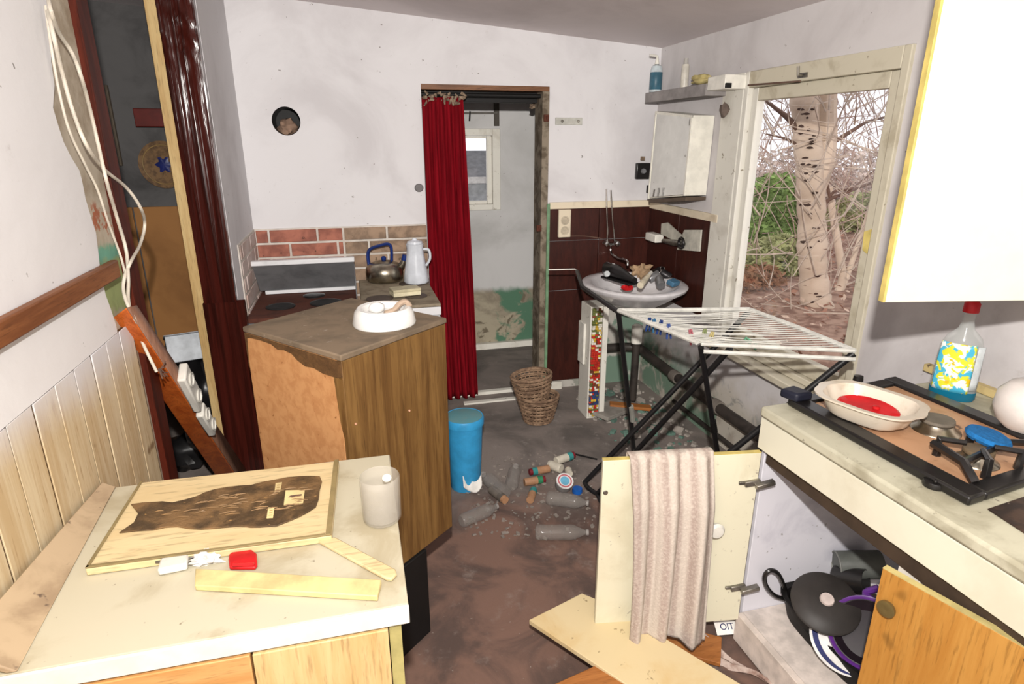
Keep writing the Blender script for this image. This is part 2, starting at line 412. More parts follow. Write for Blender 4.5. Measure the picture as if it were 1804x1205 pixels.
def thing(name, label, cat, loc=(0,0,0), rz=0, group=None):
    o = bpy.data.objects.new(name, None); COL.objects.link(o); o.location = loc; o.rotation_euler = (0, 0, rz); o.empty_display_size = .05
    return tag(o, label, cat, group)
def box(name, mat, b, parent=None, bevel=.002, **k): return MB().box(*b).build(name, mat, parent, bevel, **k)
def Rz(a): return Matrix.Rotation(a, 3, 'Z')
def Rx(a): return Matrix.Rotation(a, 3, 'X')
def Ry(a): return Matrix.Rotation(a, 3, 'Y')
def dup(o, parent=None):
    c = o.copy(); COL.objects.link(c)
    if parent: c.parent = parent
    for ch in [q for q in bpy.data.objects if q.parent == o]: dup(ch, c)
    return c
def cut(o, cutter_mb):
    c = cutter_mb.build('cutter', M['wall'], kind='structure', smooth=0)
    md = o.modifiers.new('b', 'BOOLEAN'); md.operation = 'DIFFERENCE'; md.object = c; md.solver = 'EXACT'
    dg = bpy.context.evaluated_depsgraph_get(); me = bpy.data.meshes.new_from_object(o.evaluated_get(dg))
    o.modifiers.remove(md); o.data = me; me.update()
    bpy.data.objects.remove(c)
def spline(pts, n=8):
    P = [Vector(p) for p in pts]; out = []
    for i in range(len(P)-1):
        p0, p1, p2, p3 = P[max(i-1, 0)], P[i], P[i+1], P[min(i+2, len(P)-1)]
        for k in range(n):
            t = k/n; out.append(.5*((2*p1)+(p2-p0)*t+(2*p0-5*p1+4*p2-p3)*t*t+(3*p1-p0-3*p2+p3)*t**3))
    return out + [P[-1]]
def text(name, body, size, mat, parent, loc, rot, depth=.0006, center=True):
    cu = bpy.data.curves.new(name, 'FONT'); cu.body = body; cu.size = size; cu.extrude = depth
    if center: cu.align_x = 'CENTER'; cu.align_y = 'CENTER'
    o = bpy.data.objects.new(name, cu); COL.objects.link(o); o.parent = parent
    m = wmat(parent).inverted() @ (Matrix.Translation(loc) @ rot.to_4x4())
    cu.materials.append(mat); dg = bpy.context.evaluated_depsgraph_get(); me = bpy.data.meshes.new_from_object(o.evaluated_get(dg))
    bpy.data.objects.remove(o); o = bpy.data.objects.new(name, me); COL.objects.link(o); o.parent = parent
    o.location, rq, _ = m.decompose(); o.rotation_euler = rq.to_euler(); return o

# ================================================================== SETTING
XR, YB, XL, XL2 = 1.93, 3.8, -.66, -.55
def ceil_z(x): return 2.337 - .0755*x
S = 'structure'
box('floor', M['floor'], (-3.2, 2.1, -1.2, 5.0, -.1, 0), kind=S, bevel=0)
MB().prism([(-3.3, -1.2, ceil_z(-3.3)), (2.15, -1.2, ceil_z(2.15)), (2.15, -1.2, ceil_z(2.15)+.12), (-3.3, -1.2, ceil_z(-3.3)+.12)], (0, 6.3, 0)).build('ceiling', M['ceiling'], kind=S, smooth=0)
wb = MB().prism([(-.55, YB, 0), (2.13, YB, 0), (2.13, YB, ceil_z(2.13)+.02), (-.55, YB, ceil_z(-.55)+.02)], (0, .15, 0)).build('wall_back', M['wall'], kind=S, smooth=0)
cut(wb, MB().box(.44, 1.21, 3.7, 4.1, -.1, 1.958))
cut(wb, MB().lathe([(.075, -.3), (.075, .3)], (-.309, YB, 1.752), 40, R=Rx(PI/2)))
WY0, WY1, WZ0, WZ1 = 1.91, 2.865, .60, 1.968
wr = MB().box(XR, XR+.085, -1.2, 3.95, -.1, 2.25).build('wall_right', M['wall_right'], kind=S, smooth=0)
cut(wr, MB().box(1.8, 2.3, WY0, WY1, WZ0, WZ1))
# left wall: bare core with a broken plaster coat over it
wl = box('wall_left', M['core'], (XL-.14, XL-.014, -1.2, 2.035, 0, 2.45), kind=S, bevel=0)
edge_px = [(75,-40),(86,10),(90,60),(92,110),(96,150),(94,190),(104,220),(112,250),(126,275),(140,300),(146,318),(152,350),(160,380),(168,410),(174,440),(178,480),(186,520),(194,545),(204,572)]
ed = [PX(x, y, XL) for x, y in edge_px]
poly = [(XL, -1.2, 2.44), (XL, ed[0].y, 2.44)] + [(XL, p.y+rnd.uniform(-.006, .006), p.z) for p in ed] + [(XL, ed[-1].y, 1.14), (XL, -1.2, 1.14)]
MB().prism(poly, (-.0139, 0, 0)).build('plaster_coat', M['wall_left'], wl, smooth=0)
box('groove_backing', plain('dirty_groove', (96,72,46), .9), (XL-.0139, XL-.001, -.1, 1.985, 0, 1.135), wl, 0)
bw = .104; y = -.1; k = 0
while y < 1.9:
    y1 = min(y+bw-.0055, 1.985)
    MB().box(XL-.0009, XL+.0018+.001*math.sin(k*2.3), y, y1, 0, 1.139).build('wall_board', M['boards'], wl, .0012); y += bw; k += 1
wls = MB().box(XL2-.1, XL2, 3.06, 3.8, 0, 2.45).build('wall_left_far', M['wall'], kind=S, smooth=0)
box('wall_front_unseen', M['wall'], (XL-.2, 2.13, -1.25, -1.13, 0, 2.5), kind=S, bevel=0)  # unseen wall behind the camera, added to shut out sky light
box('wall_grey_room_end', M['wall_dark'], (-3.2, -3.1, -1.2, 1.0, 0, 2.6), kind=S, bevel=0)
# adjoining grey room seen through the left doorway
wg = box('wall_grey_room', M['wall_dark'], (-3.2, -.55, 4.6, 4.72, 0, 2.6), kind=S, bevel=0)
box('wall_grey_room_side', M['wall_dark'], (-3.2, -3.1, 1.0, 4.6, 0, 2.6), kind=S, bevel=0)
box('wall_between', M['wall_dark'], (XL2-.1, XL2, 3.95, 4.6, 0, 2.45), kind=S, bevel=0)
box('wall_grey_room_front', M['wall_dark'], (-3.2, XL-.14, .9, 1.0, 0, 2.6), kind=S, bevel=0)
for i in range(3):
    x1 = -.57-i*.82
    box('hardboard_panel', M['tanboard'], (x1-.81, x1, 4.585, 4.599, 0, 1.235), wg)
# back room beyond the doorway
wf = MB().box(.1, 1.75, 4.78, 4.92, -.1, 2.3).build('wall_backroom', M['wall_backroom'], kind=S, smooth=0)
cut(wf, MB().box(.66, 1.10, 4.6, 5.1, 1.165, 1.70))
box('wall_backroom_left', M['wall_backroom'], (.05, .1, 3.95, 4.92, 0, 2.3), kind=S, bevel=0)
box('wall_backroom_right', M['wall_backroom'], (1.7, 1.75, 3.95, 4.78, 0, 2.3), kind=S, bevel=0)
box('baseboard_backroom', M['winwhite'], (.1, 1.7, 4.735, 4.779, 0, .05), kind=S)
# doorway frame
box('trim_1', M['brown_trim'], (.44, 1.21, 3.795, 3.95, 1.93, 1.958), kind=S)
box('trim_11', M['black'], (.441, 1.165, 3.90, 3.95, 1.87, 1.929), kind=S)
box('trim_2', M['frame_grey'], (1.165, 1.209, 3.79, 3.95, 0, 1.93), kind=S)
box('trim_3', M['frame_green'], (1.203, 1.222, 3.778, 3.799, 0, 1.27), kind=S)
th = box('trim_4', M['winwhite'], (.46, 1.15, 3.80, 3.84, 0, .022), kind=S)
box('trim_5', M['winwhite'], (.62, 1.12, 3.66, 3.70, 0, .012), kind=S)
# left doorway frame
dj = box('door_1', M['jamb'], (XL-.15, XL+.004, 2.036, 2.125, 0, 2.40), kind=S)
ps = box('trim_6', M['pale_strip'], (-.735, -.692, 3.02, 3.08, 0, 2.36), kind=S)
# post wrapped in brown plastic: crumpled skin
def post_fn(z0, z1, x0, x1, y0, seed, amp):
    def fn(u, v):
        a = u*4; z = z0+(z1-z0)*v
        c = [(x0, y0), (x1, y0), (x1, y0+.04), (x0, y0+.04), (x0, y0)]
        i = min(int(a), 3); t_ = a-i
        x = c[i][0]*(1-t_)+c[i+1][0]*t_; yy = c[i][1]*(1-t_)+c[i+1][1]*t_
        w = amp*.6*noise.noise(Vector((x*26+seed, yy*14, z*.9))) + amp*noise.noise(Vector((x*26+z*20, seed, z*11)))*max(0, min(1, (z-1.85)*5))
        return Vector((x, yy-abs(w) if i == 0 else yy, z))
    return fn
pst = MB().sheet(post_fn(.93, 2.34, -.692, -.552, 3.02, 1.0, .012), 48, 90).build('trim_7', M['post'], kind=S, smooth=60)
MB().sheet(post_fn(0, .94, -.692, -.515, 2.995, 5.0, .012), 48, 60).build('loose_plastic_skirt', M['post'], pst, smooth=60)
# window
wn = bpy.data.objects.new('window_1', None); COL.objects.link(wn); wn['kind'] = S; wn.location = (XR, (WY0+WY1)/2, WZ0)
fx0, fx1 = XR-.015, XR+.07
def fr(name, y0, y1, z0, z1, x0=fx0, x1=fx1, mat='winframe', par=wn, bev=.004): return box(name, M[mat], (x0, x1, y0, y1, z0, z1), par, bev)
fr('frame_stile', WY0, WY0+.035, WZ0, WZ1); fr('frame_stile', WY1-.03, WY1, WZ0, WZ1, mat='winwhite')
fr('frame_head', WY0+.035, WY1-.03, WZ1-.075, WZ1); fr('frame_bottom', WY0+.035, WY1-.03, WZ0, WZ0+.03)
sx0, sx1 = XR+.012, XR+.055
fr('sash_stile', WY0+.036, WY0+.098, WZ0+.031, WZ1-.076, sx0, sx1); fr('sash_stile', WY1-.075, WY1-.031, WZ0+.031, WZ1-.076, sx0, sx1, 'winwhite')
fr('sash_head', WY0+.098, WY1-.075, WZ1-.135, WZ1-.076, sx0, sx1); fr('sash_bottom', WY0+.098, WY1-.075, WZ0+.031, WZ0+.10, sx0, sx1)
box('pane', M['pane'], (XR+.03, XR+.034, WY0+.098, WY1-.075, WZ0+.10, WZ1-.135), wn, 0)
h_ = MB().box(XR-.02, XR-.014, 2.42, 2.48, 1.905, 1.925).tube([(XR-.018, 2.45, 1.915), (XR-.04, 2.45, 1.915), (XR-.045, 2.45, 1.95)], .006).build('window_catch', M['dullsteel'], wn)
MB().tube([PX(1318,150,XR-.02), PX(1410,143,XR-.022)], .004).build('latch_rod', M['twig'], wn)
box('window_sill', M['winframe'], (XR-.075, XR, WY0-.03, WY1+.08, WZ0-.035, WZ0-.002), wn, .005)
c1 = PX(1535, 425, XR+.005)
MB().prism([PX(1522,408,XR+.005), PX(1541,402,XR+.005), PX(1538,430,XR+.005), PX(1530,450,XR+.005), PX(1519,440,XR+.005)], (.006, 0, 0)).build('stuck_tape', M['yellow_edge'], wn)
box('trim_8', M['winwhite'], (XR-.018, XR-.001, WY1+.004, 3.045, .66, 1.965), kind=S)
# small window of the back room
w2 = bpy.data.objects.new('window_2', None); COL.objects.link(w2); w2['kind'] = S; w2.location = (.88, 4.78, 1.165)
def f2(n, x0, x1, z0, z1, y0=4.765, y1=4.85): box(n, M['winwhite'], (x0, x1, y0, y1, z0, z1), w2, .004)
f2('frame_stile', 1.075, 1.135, 1.135, 1.735); f2('frame_stile', .62, .68, 1.135, 1.735); f2('frame_head', .68, 1.075, 1.685, 1.735); f2('frame_bottom', .68, 1.075, 1.135, 1.18)
f2('sash_stile', 1.035, 1.074, 1.181, 1.684, 4.79, 4.83); f2('sash_head', .68, 1.034, 1.665, 1.684, 4.79, 4.83); f2('sash_bottom', .68, 1.034, 1.181, 1.205, 4.79, 4.83)
box('pane', M['pane'], (.68, 1.034, 4.81, 4.814, 1.205, 1.665), w2, 0)
# dark brown panelling around the basin and its cream top trim
wp = bpy.data.objects.new('trim_9', None); COL.objects.link(wp); wp['kind'] = S; wp.location = (1.58, 3.79, 0)
for (x0, x1, z0, z1) in ((1.223, 1.56, .06, .70), (1.223, 1.56, .704, 1.03), (1.563, 1.925, .60, 1.03), (1.223, 1.56, 1.033, 1.235), (1.563, 1.925, 1.033, 1.235)):
    box('wainscot_panel', M['wainscot'], (x0, x1, 3.786, 3.799, z0, z1), wp, .002)
for (y0, y1, z0, z1) in ((2.985, 3.39, .68, 1.225), (3.393, 3.785, .68, 1.225)):
    box('wainscot_panel', M['wainscot'], (XR-.013, XR-.001, y0, y1, z0, z1), wp, .002)
box('top_trim', M['trim'], (1.223, 1.925, 3.782, 3.799, 1.236, 1.278), wp)
box('top_trim', M['trim'], (XR-.02, XR-.001, 2.98, 3.78, 1.226, 1.268), wp)
box('baseboard_back', M['winwhite'], (1.223, 1.33, 3.77, 3.799, 0, .055), kind=S)
# brick-faced splash area behind the cookers, every brick its own piece
bp = bpy.data.objects.new('trim_10', None); COL.objects.link(bp); bp['kind'] = S; bp.location = (-.06, 3.79, .78)
box('mortar_bed', M['mortar'], (XL2+.001, .438, 3.791, 3.799, .70, 1.168), bp, 0)
box('mortar_bed', M['mortar'], (XL2, XL2+.006, 3.22, 3.79, .70, 1.168), bp, 0)
def brick_row(a, b, z, off, mat, wallside=False):
    p = a-off
    while p < b-.01:
        p0, p1 = max(a, p+.006), min(b, p+.262)
        if p1-p0 > .02:
            d = rnd.uniform(.0, .004)
            m = M[mat] if not callable(mat) else mat(p0)
            if wallside: box('brick', m, (XL2+.006, XL2+.010+d, p0, p1, z, z+.070), bp, .003)
            else: box('brick', m, (p0, p1, 3.784-d, 3.7912, z, z+.070), bp, .003)
        p += .268
for i in range(6):
    z = 1.090-i*.083
    brick_row(XL2+.012, -.062, z, .20 if i % 2 == 0 else .09, 'brick_red')
    brick_row(-.050, .436, z, .02 if i % 2 == 0 else .13, 'brick_tan')
    if i < 5: brick_row(3.24, 3.77, z, .1 if i % 2 else .21, 'brick_pale', True)

# ================================================================== LEFT SIDE
o = box('wall_rail', M['rail'], (XL+.001, XL+.022, .2, 1.915, 1.287, 1.336), bevel=.004)
tag(o, 'brown wooden batten screwed level across the white left wall', 'rail')
# leaning orange plank (beam) with double sockets
A0, A1 = PX(222, 542, -.62), PX(406, 822, -.62); B0, B1 = PX(239, 538, -.62), PX(429, 822, -.62); C0, C1 = PX(190, 566, -.70), PX(373, 829, -.70)
t_ = thing('leaning_beam', 'orange-brown boxed plank leaning diagonally across the left doorway with sockets on it', 'plank', (-.65, 2.8, .0))
ext = 0.35
def lerp(a, b, k): return a+(b-a)*k
A1e, B1e, C1e = lerp(A0, A1, 1.12), lerp(B0, B1, 1.12), lerp(C0, C1, 1.12)
D0, D1 = C0+(B0-A0), C1e+(B1e-A1e)
mb = MB().add([A0, B0, D0, C0, A1e, B1e, D1, C1e], [(0,1,2,3), (7,6,5,4), (0,4,5,1), (1,5,6,2), (2,6,7,3), (3,7,4,0)])
mb.build('beam', M['orange_plank'], t_, .004)
ax = (A1-A0).normalized(); side = (B0-A0).normalized()
fc = MB().add([lerp(A0, A1e, .0)+Vector((.002, 0, 0)), B0+Vector((.002, 0, 0)), B1e+Vector((.002, 0, 0)), A1e+Vector((.002, 0, 0))], [(0,1,2,3)])
fc.build('side_strip', wood('brown_side_strip', (150,110,88), (122,86,68), 'z', 8, 6), t_, solid=.003)
t2 = None
def socket_on_beam(k0, k1, s0, s1):
    a = PX(*k0, -.615); b = PX(*k1, -.615)
    d = (b-a); L = d.length; d.normalize(); n = Vector((1, 0, 0)); w = n.cross(d)
    R = Matrix((d, w, n)).transposed()
    c = (a+b)/2
    t = thing('double_socket', s0, 'socket', c, 0, None)
    MB().obox(c+Vector((.012, 0, 0)), (L, s1, .028), R).build('housing', M['white_plastic'], t, .006)
    for q in (-.25, .25):
        MB().lathe([(.001, .0), (.024, .0), (.027, .006), (.020, .006), (.018, .002), (.001, .002)], c+d*(L*q)+Vector((.026, 0, 0)), 18, R=R).build('outlet', M['white_plastic'], t)
    return t
socket_on_beam((314, 655), (343, 712), 'white double wall socket nearer the top of the leaning plank', .075)
socket_on_beam((346, 722), (368, 757), 'small white socket lower down the leaning plank', .06)
# cables
for nm, pts, lab in (('cable', [(84,-10),(90,20),(104,58),(126,92),(142,132),(158,190),(172,250),(188,320),(205,380),(222,440),(226,490),(228,540),(252,605),(276,655)], 'white cable running straight down the door jamb to the leaning plank'),
                     ('cable', [(84,20),(96,70),(110,130),(128,195),(152,255),(182,297),(222,330),(247,365),(255,395),(247,430),(230,462),(219,490),(219,520),(236,560),(262,605),(284,650)], 'white cable with a wide loose loop out into the left doorway')):
    o = MB().tube(spline([PX(x, y, XL+.02+(.02 if i % 3 == 1 else 0)) for i, (x, y) in enumerate(pts)], 6), .0046, 8).build(nm, M['cable'])
    tag(o, lab, 'cable')
o = MB().tube(spline([PX(x, y, XL+.012) for x, y in [(80,10),(90,80),(104,160),(122,230),(150,290),(172,335),(190,390),(212,450),(220,480)]], 6), .0032, 8).build('cable', M['cable'])
tag(o, 'thinner white cable between the two thick ones on the bare wall edge', 'cable')
mb = MB()
for i in range(7):
    a = PX(280+rnd.uniform(-4, 4), 652+rnd.uniform(-4, 4), -.612); mb.tube([a, a+Vector((.012, rnd.uniform(-.03, .03), rnd.uniform(-.03, .03)))], .002, 5)
tag(mb.build('stripped_wire_ends', M['twig']), 'frayed stripped wire ends at the foot of the cables on the plank', 'wire')
# things in the grey room
pl = thing('wall_plate', 'round brown decorative plate with blue centre on the grey room wall', 'plate', PY(290, 290, 4.585))
cc = PY(290, 290, 4.592)
MB().lathe([(.001, .0), (.10, .0), (.145, .018), (.148, .024), (.10, .012), (.001, .010)], cc, 36, R=Rx(PI/2)).build('dish', M['plate_wicker'], pl)
MB().lathe([(.001, .0), (.045, .0), (.03, .004), (.001, .005)], cc-Vector((0, .011, 0)), 20, R=Rx(PI/2), wob=lambda a: 1+.3*math.cos(6*a)).build('blue_centre', M['navy'], pl)
MB().ring(cc-Vector((0, .02, 0)), .122, .004, 36, R=Rx(PI/2)).build('woven_ring', C('plate_gold', (136,110,70)), pl)
p0 = PY(241, 192, 4.59); p1 = PY(330, 224, 4.59)
o = box('red_wall_shelf', M['darkred'], (p0.x, p1.x, 4.50, 4.595, p1.z, p0.z), bevel=.004); tag(o, 'dark red wooden shelf box on the grey room wall', 'shelf')
p0 = PY(190, 150, 4.59); p1 = PY(212, 292, 4.59)
o = box('brown_batten', C('brown_batten_paint', (104,92,78)), (p0.x, p1.x, 4.57, 4.598, p1.z, p0.z), bevel=.003); tag(o, 'dull brown upright batten on the grey room wall', 'batten')
cb = thing('grey_carton', 'pale grey carton lying on dark rubbish in the grey room', 'box', (-.98, 3.75, .3), .25)
pq = PY(345, 612, 3.75)
cb.location = (pq.x, 3.75, pq.z-.09)
R = Rz(.3) @ Rx(-.35)
MB().obox(pq, (.30, .26, .15), R).build('carton_body', C('grey_carton', (196,200,206)), cb, .004)
MB().obox(pq+R @ Vector((0, -.01, .079)), (.31, .27, .006), R).build('carton_lid', C('grey_carton_lid', (170,172,178)), cb, .002)
for i, (x, y, yy, r, lab) in enumerate([(352, 652, 3.60, .15, 'black rubbish bag slumped under the pale carton'), (300, 640, 4.15, .18, 'black rubbish bag behind the leaning plank'), (372, 745, 3.36, .09, 'small black rubbish bag low between plank and post'), (325, 785, 3.1, .10, 'black rubbish bag at the foot of the leaning plank')]):
    c = PY(x, y, yy); h = max(.12, c.z+.02)
    o = MB().blob((c.x-.02, yy+.1, h*.5), 1, (r, r*.8, h*.5), .22, 3).build('rubbish_bag', C('black_bag', (24,23,24), .35, spec=.5)); tag(o, lab, 'bag')

# ---- left worktop unit
WT = .84
cbn = thing('base_cabinet', 'low pale wood kitchen base unit under the cream worktop at lower left', 'cabinet', (-.3, 1.23, 0))
box('side_panel', M['pine_front'], (.012, .03, 0.955, 1.50, 0, WT-.041), cbn)
box('edge_strip', M['green_edge'], (.008, .0305, .947, .9548, 0, WT-.041), cbn, .001)
box('side_panel', M['pine_front'], (-.64, -.622, 0.955, 1.50, 0, WT-.041), cbn)
box('back_panel', M['pine_front'], (-.62, .01, 1.486, 1.50, 0, WT-.041), cbn)
box('drawer_front', M['orange_front'], (-.64, -.232, .937, .9548, .35, WT-.045), cbn)
box('drawer_front', M['pine_front'], (-.228, .006, .937, .9548, .35, WT-.045), cbn)
box('door', M['pine_front'], (-.64, -.3, .937, .9548, .02, .345), cbn); box('door', M['pine_front'], (-.296, .006, .937, .9548, .02, .345), cbn)
wtp = thing('worktop', 'stained cream worktop with white front edge carrying the fish plaque', 'worktop', (-.3, 1.29, WT-.04))
MB().prism([(-.645, .945, WT-.001), (.046, .945, WT-.001), (.05, 1.53, WT-.001), (-.645, 1.53, WT-.001)], (0, 0, -.039)).build('slab', M['worktop_left'], wtp, .003)
box('front_edge', M['white_edge'], (-.645, .0465, .938, .9448, WT-.04, WT-.001), wtp, .002)
# splash board between worktop and boarded wall
b0, b1 = PZ(46, 1192, WT), PZ(228, 852, WT); c0_, c1_ = PX(-8, 1105, XL+.012), PX(214, 838, XL+.012)
b1 = Vector((-.612, 1.53, WT)); b0 = Vector((-.575, .945, WT))
tt = Vector((-.012, 0, .004))
c1_ = Vector((XL+.012, 1.545, WT+.010)); c0_ = Vector((XL+.012, .945, WT+.06))
sb = MB().add([b0, b1, c1_, c0_, b0+Vector((-.016, 0, 0)), b1+Vector((-.016, 0, 0)), c1_+Vector((0, 0, -.014)), c0_+Vector((0, 0, -.02))], [(0,1,2,3), (7,6,5,4), (0,4,5,1), (1,5,6,2), (2,6,7,3), (3,7,4,0)])
tag(sb.build('splash_board', M['splash'], None, .003), 'dirty cream skirting strip slanting between pine boards and left worktop', 'board')
# fish plaque
q = [PZ(247, 850, WT+.016), PZ(597, 812, WT+.016), PZ(584, 944, WT+.016), PZ(150, 1003, WT+.016)]
fp = thing('fish_plaque', 'pale wooden plaque with dark dried fish skin lying on the cream worktop', 'plaque', ((q[0]+q[2])/2 - Vector((0, 0, .016))))
MB().prism(q, (0, 0, -.0155)).build('mount_board', M['fishboard'], fp, .002)
e = (q[2]-q[1]).normalized(); w_ = (q[0]-q[1]).normalized()
MB().prism([q[1]+Vector((0, 0, .001)), q[2]+Vector((0, 0, .001)), q[2]+w_*.012+Vector((0, 0, .001)), q[1]+w_*.012+Vector((0, 0, .001))], (0, 0, .004)).build('edge_strip', C('olive_edge', (150,132,92)), fp, .001)
MB().prism([q[3]+Vector((0, 0, .001)), q[2]+w_*.013+Vector((0, 0, .001)), q[2]+w_*.013-e*.008+Vector((0, 0, .001)), q[3]-e*.008+Vector((0, 0, .001))], (0, 0, .003)).build('edge_strip', C('olive_edge', (150,132,92)), fp, .001)
MB().prism([q[0]+Vector((0, 0, .001)), q[3]+Vector((0, 0, .001)), q[3]-w_*.006+Vector((0, 0, .001)), q[0]-w_*.006+Vector((0, 0, .001))], (0, 0, .003)).build('edge_strip', C('olive_edge', (150,132,92)), fp, .001)
fpx = [(550,310),(580,348),(560,385),(500,430),(570,420),(640,413),(690,404),(740,400),(790,407),(840,410),(880,410),(920,408),(970,404),(1010,400),(1050,405),(1090,406),(1160,400),(1200,385),(1250,360),(1290,342),(1322,320),(1335,285),(1335,250),(1347,215),(1340,192),(1300,188),(1250,194),(1200,195),(1150,206),(1100,215),(1050,226),(1000,232),(950,238),(900,245),(860,258),(820,275),(770,288),(720,300),(680,298),(640,300),(600,304)]
fpt = [PZ(x/2.374+rnd.uniform(-1, 1), 760+y/2.374+rnd.uniform(-1, 1), WT+.0165) for x, y in fpx]
fs_ = MB().prism(fpt, (0, 0, .0035)).build('fish_skin', M['fishskin'], fp, .001)
# scale ridges of the skin
mb = MB()
for k in range(46):
    u = rnd.uniform(.05, .95); x = 600+700*u; yc = 345-75*u
    y_ = yc+rnd.uniform(-48, 48)*(.7+.3*u)
    a = PZ(x/2.374, 760+y_/2.374, WT+.0205); b = PZ((x+rnd.uniform(30, 70))/2.374, 760+(y_-rnd.uniform(4, 14))/2.374, WT+.0205)
    mb.tube([a, (a+b)/2+Vector((0, 0, .0015)), b], [.0006, .0018, .0006], 5)
mb.build('scale_ridges', C('fish_ridge', (146,114,76)), fs_, kind='stuff')
for pts in ([(1195,248),(1275,246),(1268,300),(1187,308)], [(1153,218),(1180,214),(1172,252),(1148,256)], [(1122,320),(1148,318),(1142,362),(1115,364)]):
    lb = MB().prism([PZ(x/2.374, 760+y/2.374, WT+.0201) for x, y in pts], (0, 0, .0012)).build('name_card', M['label'], fp)
    if pts[0][0] == 1195:
        MB().prism([PZ(x/2.374, 760+y/2.374, WT+.0214) for x, y in [(1205,276),(1215,268),(1262,262),(1262,268),(1220,275)]], (0, 0, .0004)).build('drawn_mark', M['twig'], lb)
    else:
        x0 = sum(p[0] for p in pts)/4; y0 = sum(p[1] for p in pts)/4; ms = MB()
        for dy in (-10, 0, 10): ms.prism([PZ((x0+dx-dy*.15)/2.374, 760+(y0+dy+ddy)/2.374, WT+.0214) for dx, ddy in ((-6,-1.5),(7,-2.5),(7,1),(-6,2))], (0, 0, .0004))
        ms.build('print_marks', C('card_print', (190,160,110)), lb)
# tumbler
c = PZ(674, 915, WT); c.z = WT
tm = thing('tumbler', 'frosted clear tumbler standing at the right end of the cream worktop', 'cup', c)
MB().lathe([(.001, .001), (.036, .001), (.042, .008), (.044, .108), (.042, .112), (.0405, .108), (.0385, .010), (.001, .008)], c, 32).build('body', M['frosted'], tm)
MB().lathe([(.001, 0), (.010, 0), (.010, .003), (.001, .003)], c+Vector((.016, .012, .095)), 16, R=Rx(.5)).build('inner_disc', M['white_plastic'], tm)
# plug, scrap, red scraper, dowels
c = PZ(308, 1000, WT)
pg = thing('white_plug', 'small white plastic plug in front of the fish plaque', 'plug', c)
MB().obox(c+Vector((0, 0, .009)), (.052, .040, .016), Rz(.1)).build('body', M['white_plastic'], pg, .004)
for s in (-1, 1): MB().tube([c+Vector((s*.024, .012, .010)), c+Vector((s*.036, .014, .010))], .0035, 8).build('pin', M['dullsteel'], pg)
c = PZ(362, 990, WT)
tag(MB().blob(c+Vector((0, 0, .010)), 1, (.026, .017, .010), .6, 3).build('crumpled_tissue', M['paper']), 'crumpled scrap of white tissue between the plug and the red scraper', 'tissue')
pts = [(403,990),(404,982),(412,975),(428,971),(444,973),(453,980),(454,1000),(450,1005),(405,1005)]
c = [PZ(x, y, WT+.001) for x, y in pts]
rs = thing('red_scraper', 'red plastic half-round dough scraper lying on the cream worktop', 'scraper', (sum((p for p in c), Vector())/len(c)))
MB().prism(c, (0, 0, .008)).build('blade', M['red_plastic'], rs, .003)
MB().tube([PZ(410, 996, WT+.012), PZ(448, 994, WT+.012)], .0035, 8).build('grip_ridge', M['red_plastic'], rs)
st = [PZ(x, y, WT+.009) for x, y in ((560,952),(590,945),(697,1002),(699,1010),(690,1019),(680,1018))]
tag(MB().prism(st, (0, 0, -.0085)).build('wood_strip', M['fishboard'], None, .003), 'cream wooden strip with a rounded end pointing at the worktop corner', 'strip')
st = [PZ(x, y, WT+.013) for x, y in ((344,1001),(672,1021),(665,1050),(343,1031))]
tag(MB().prism(st, (0, 0, -.0125)).build('wood_strip', C('yellow_strip', (226,204,146), .45), None, .002), 'flat yellowish wooden strip lying along the front of the cream worktop', 'strip')

# ================================================================== CENTRE: corner cabinet, stove, cooker
Fp, Rp, Lp = Vector((-.056, 1.586, 0)), Vector((.262, 1.87, 0)), Vector((-.341, 1.927, 0))
Kp = Lp + Rp - Fp
ZB, ZT = .345, 1.116
uR, uL = (Rp-Fp).normalized(), (Lp-Fp).normalized()
cc_ = (Rp+Lp)/2
cab = thing('corner_cabinet', 'square oak-veneered cabinet set cornerwise with dusty top and torn orange left side', 'cabinet', cc_)
def slab(name, mat, a, b, inward, th, z0, z1, par, bev=.002):
    a, b = Vector((a.x, a.y, z0)), Vector((b.x, b.y, z0)); i = inward*th
    return MB().prism([a, b, b+i, a+i], (0, 0, z1-z0)).build(name, mat, par, bev)
slab('front_panel', M['veneer'], Fp, Rp, uL, .018, ZB, ZT-.019, cab)
slab('side_panel', M['chip'], Fp+uL*.0185, Lp, uR, .018, ZB, ZT-.019, cab)
slab('side_panel', M['chip'], Rp+uL*.0185, Kp-uL*.0185, -uR, .018, ZB, ZT-.019, cab)
slab('back_panel', M['chip'], Lp+uR*.0185, Kp, -uL, .018, ZB, ZT-.019, cab)
bt = [Fp+uL*.019+uR*.019, Rp+uL*.019-uR*.019, Kp-uL*.019-uR*.019, Lp-uL*.019+uR*.019]
MB().prism([Vector((p.x, p.y, ZB)) for p in bt], (0, 0, .018)).build('bottom_panel', M['chip'], cab)
MB().prism([Vector((p.x, p.y, ZT-.018)) for p in (Fp-uL*.004-uR*.004, Rp-uL*.004+uR*.004, Kp+uL*.004+uR*.004, Lp+uL*.004-uR*.004)], (0, 0, .018)).build('top', M['dust_top'], cab, .004)
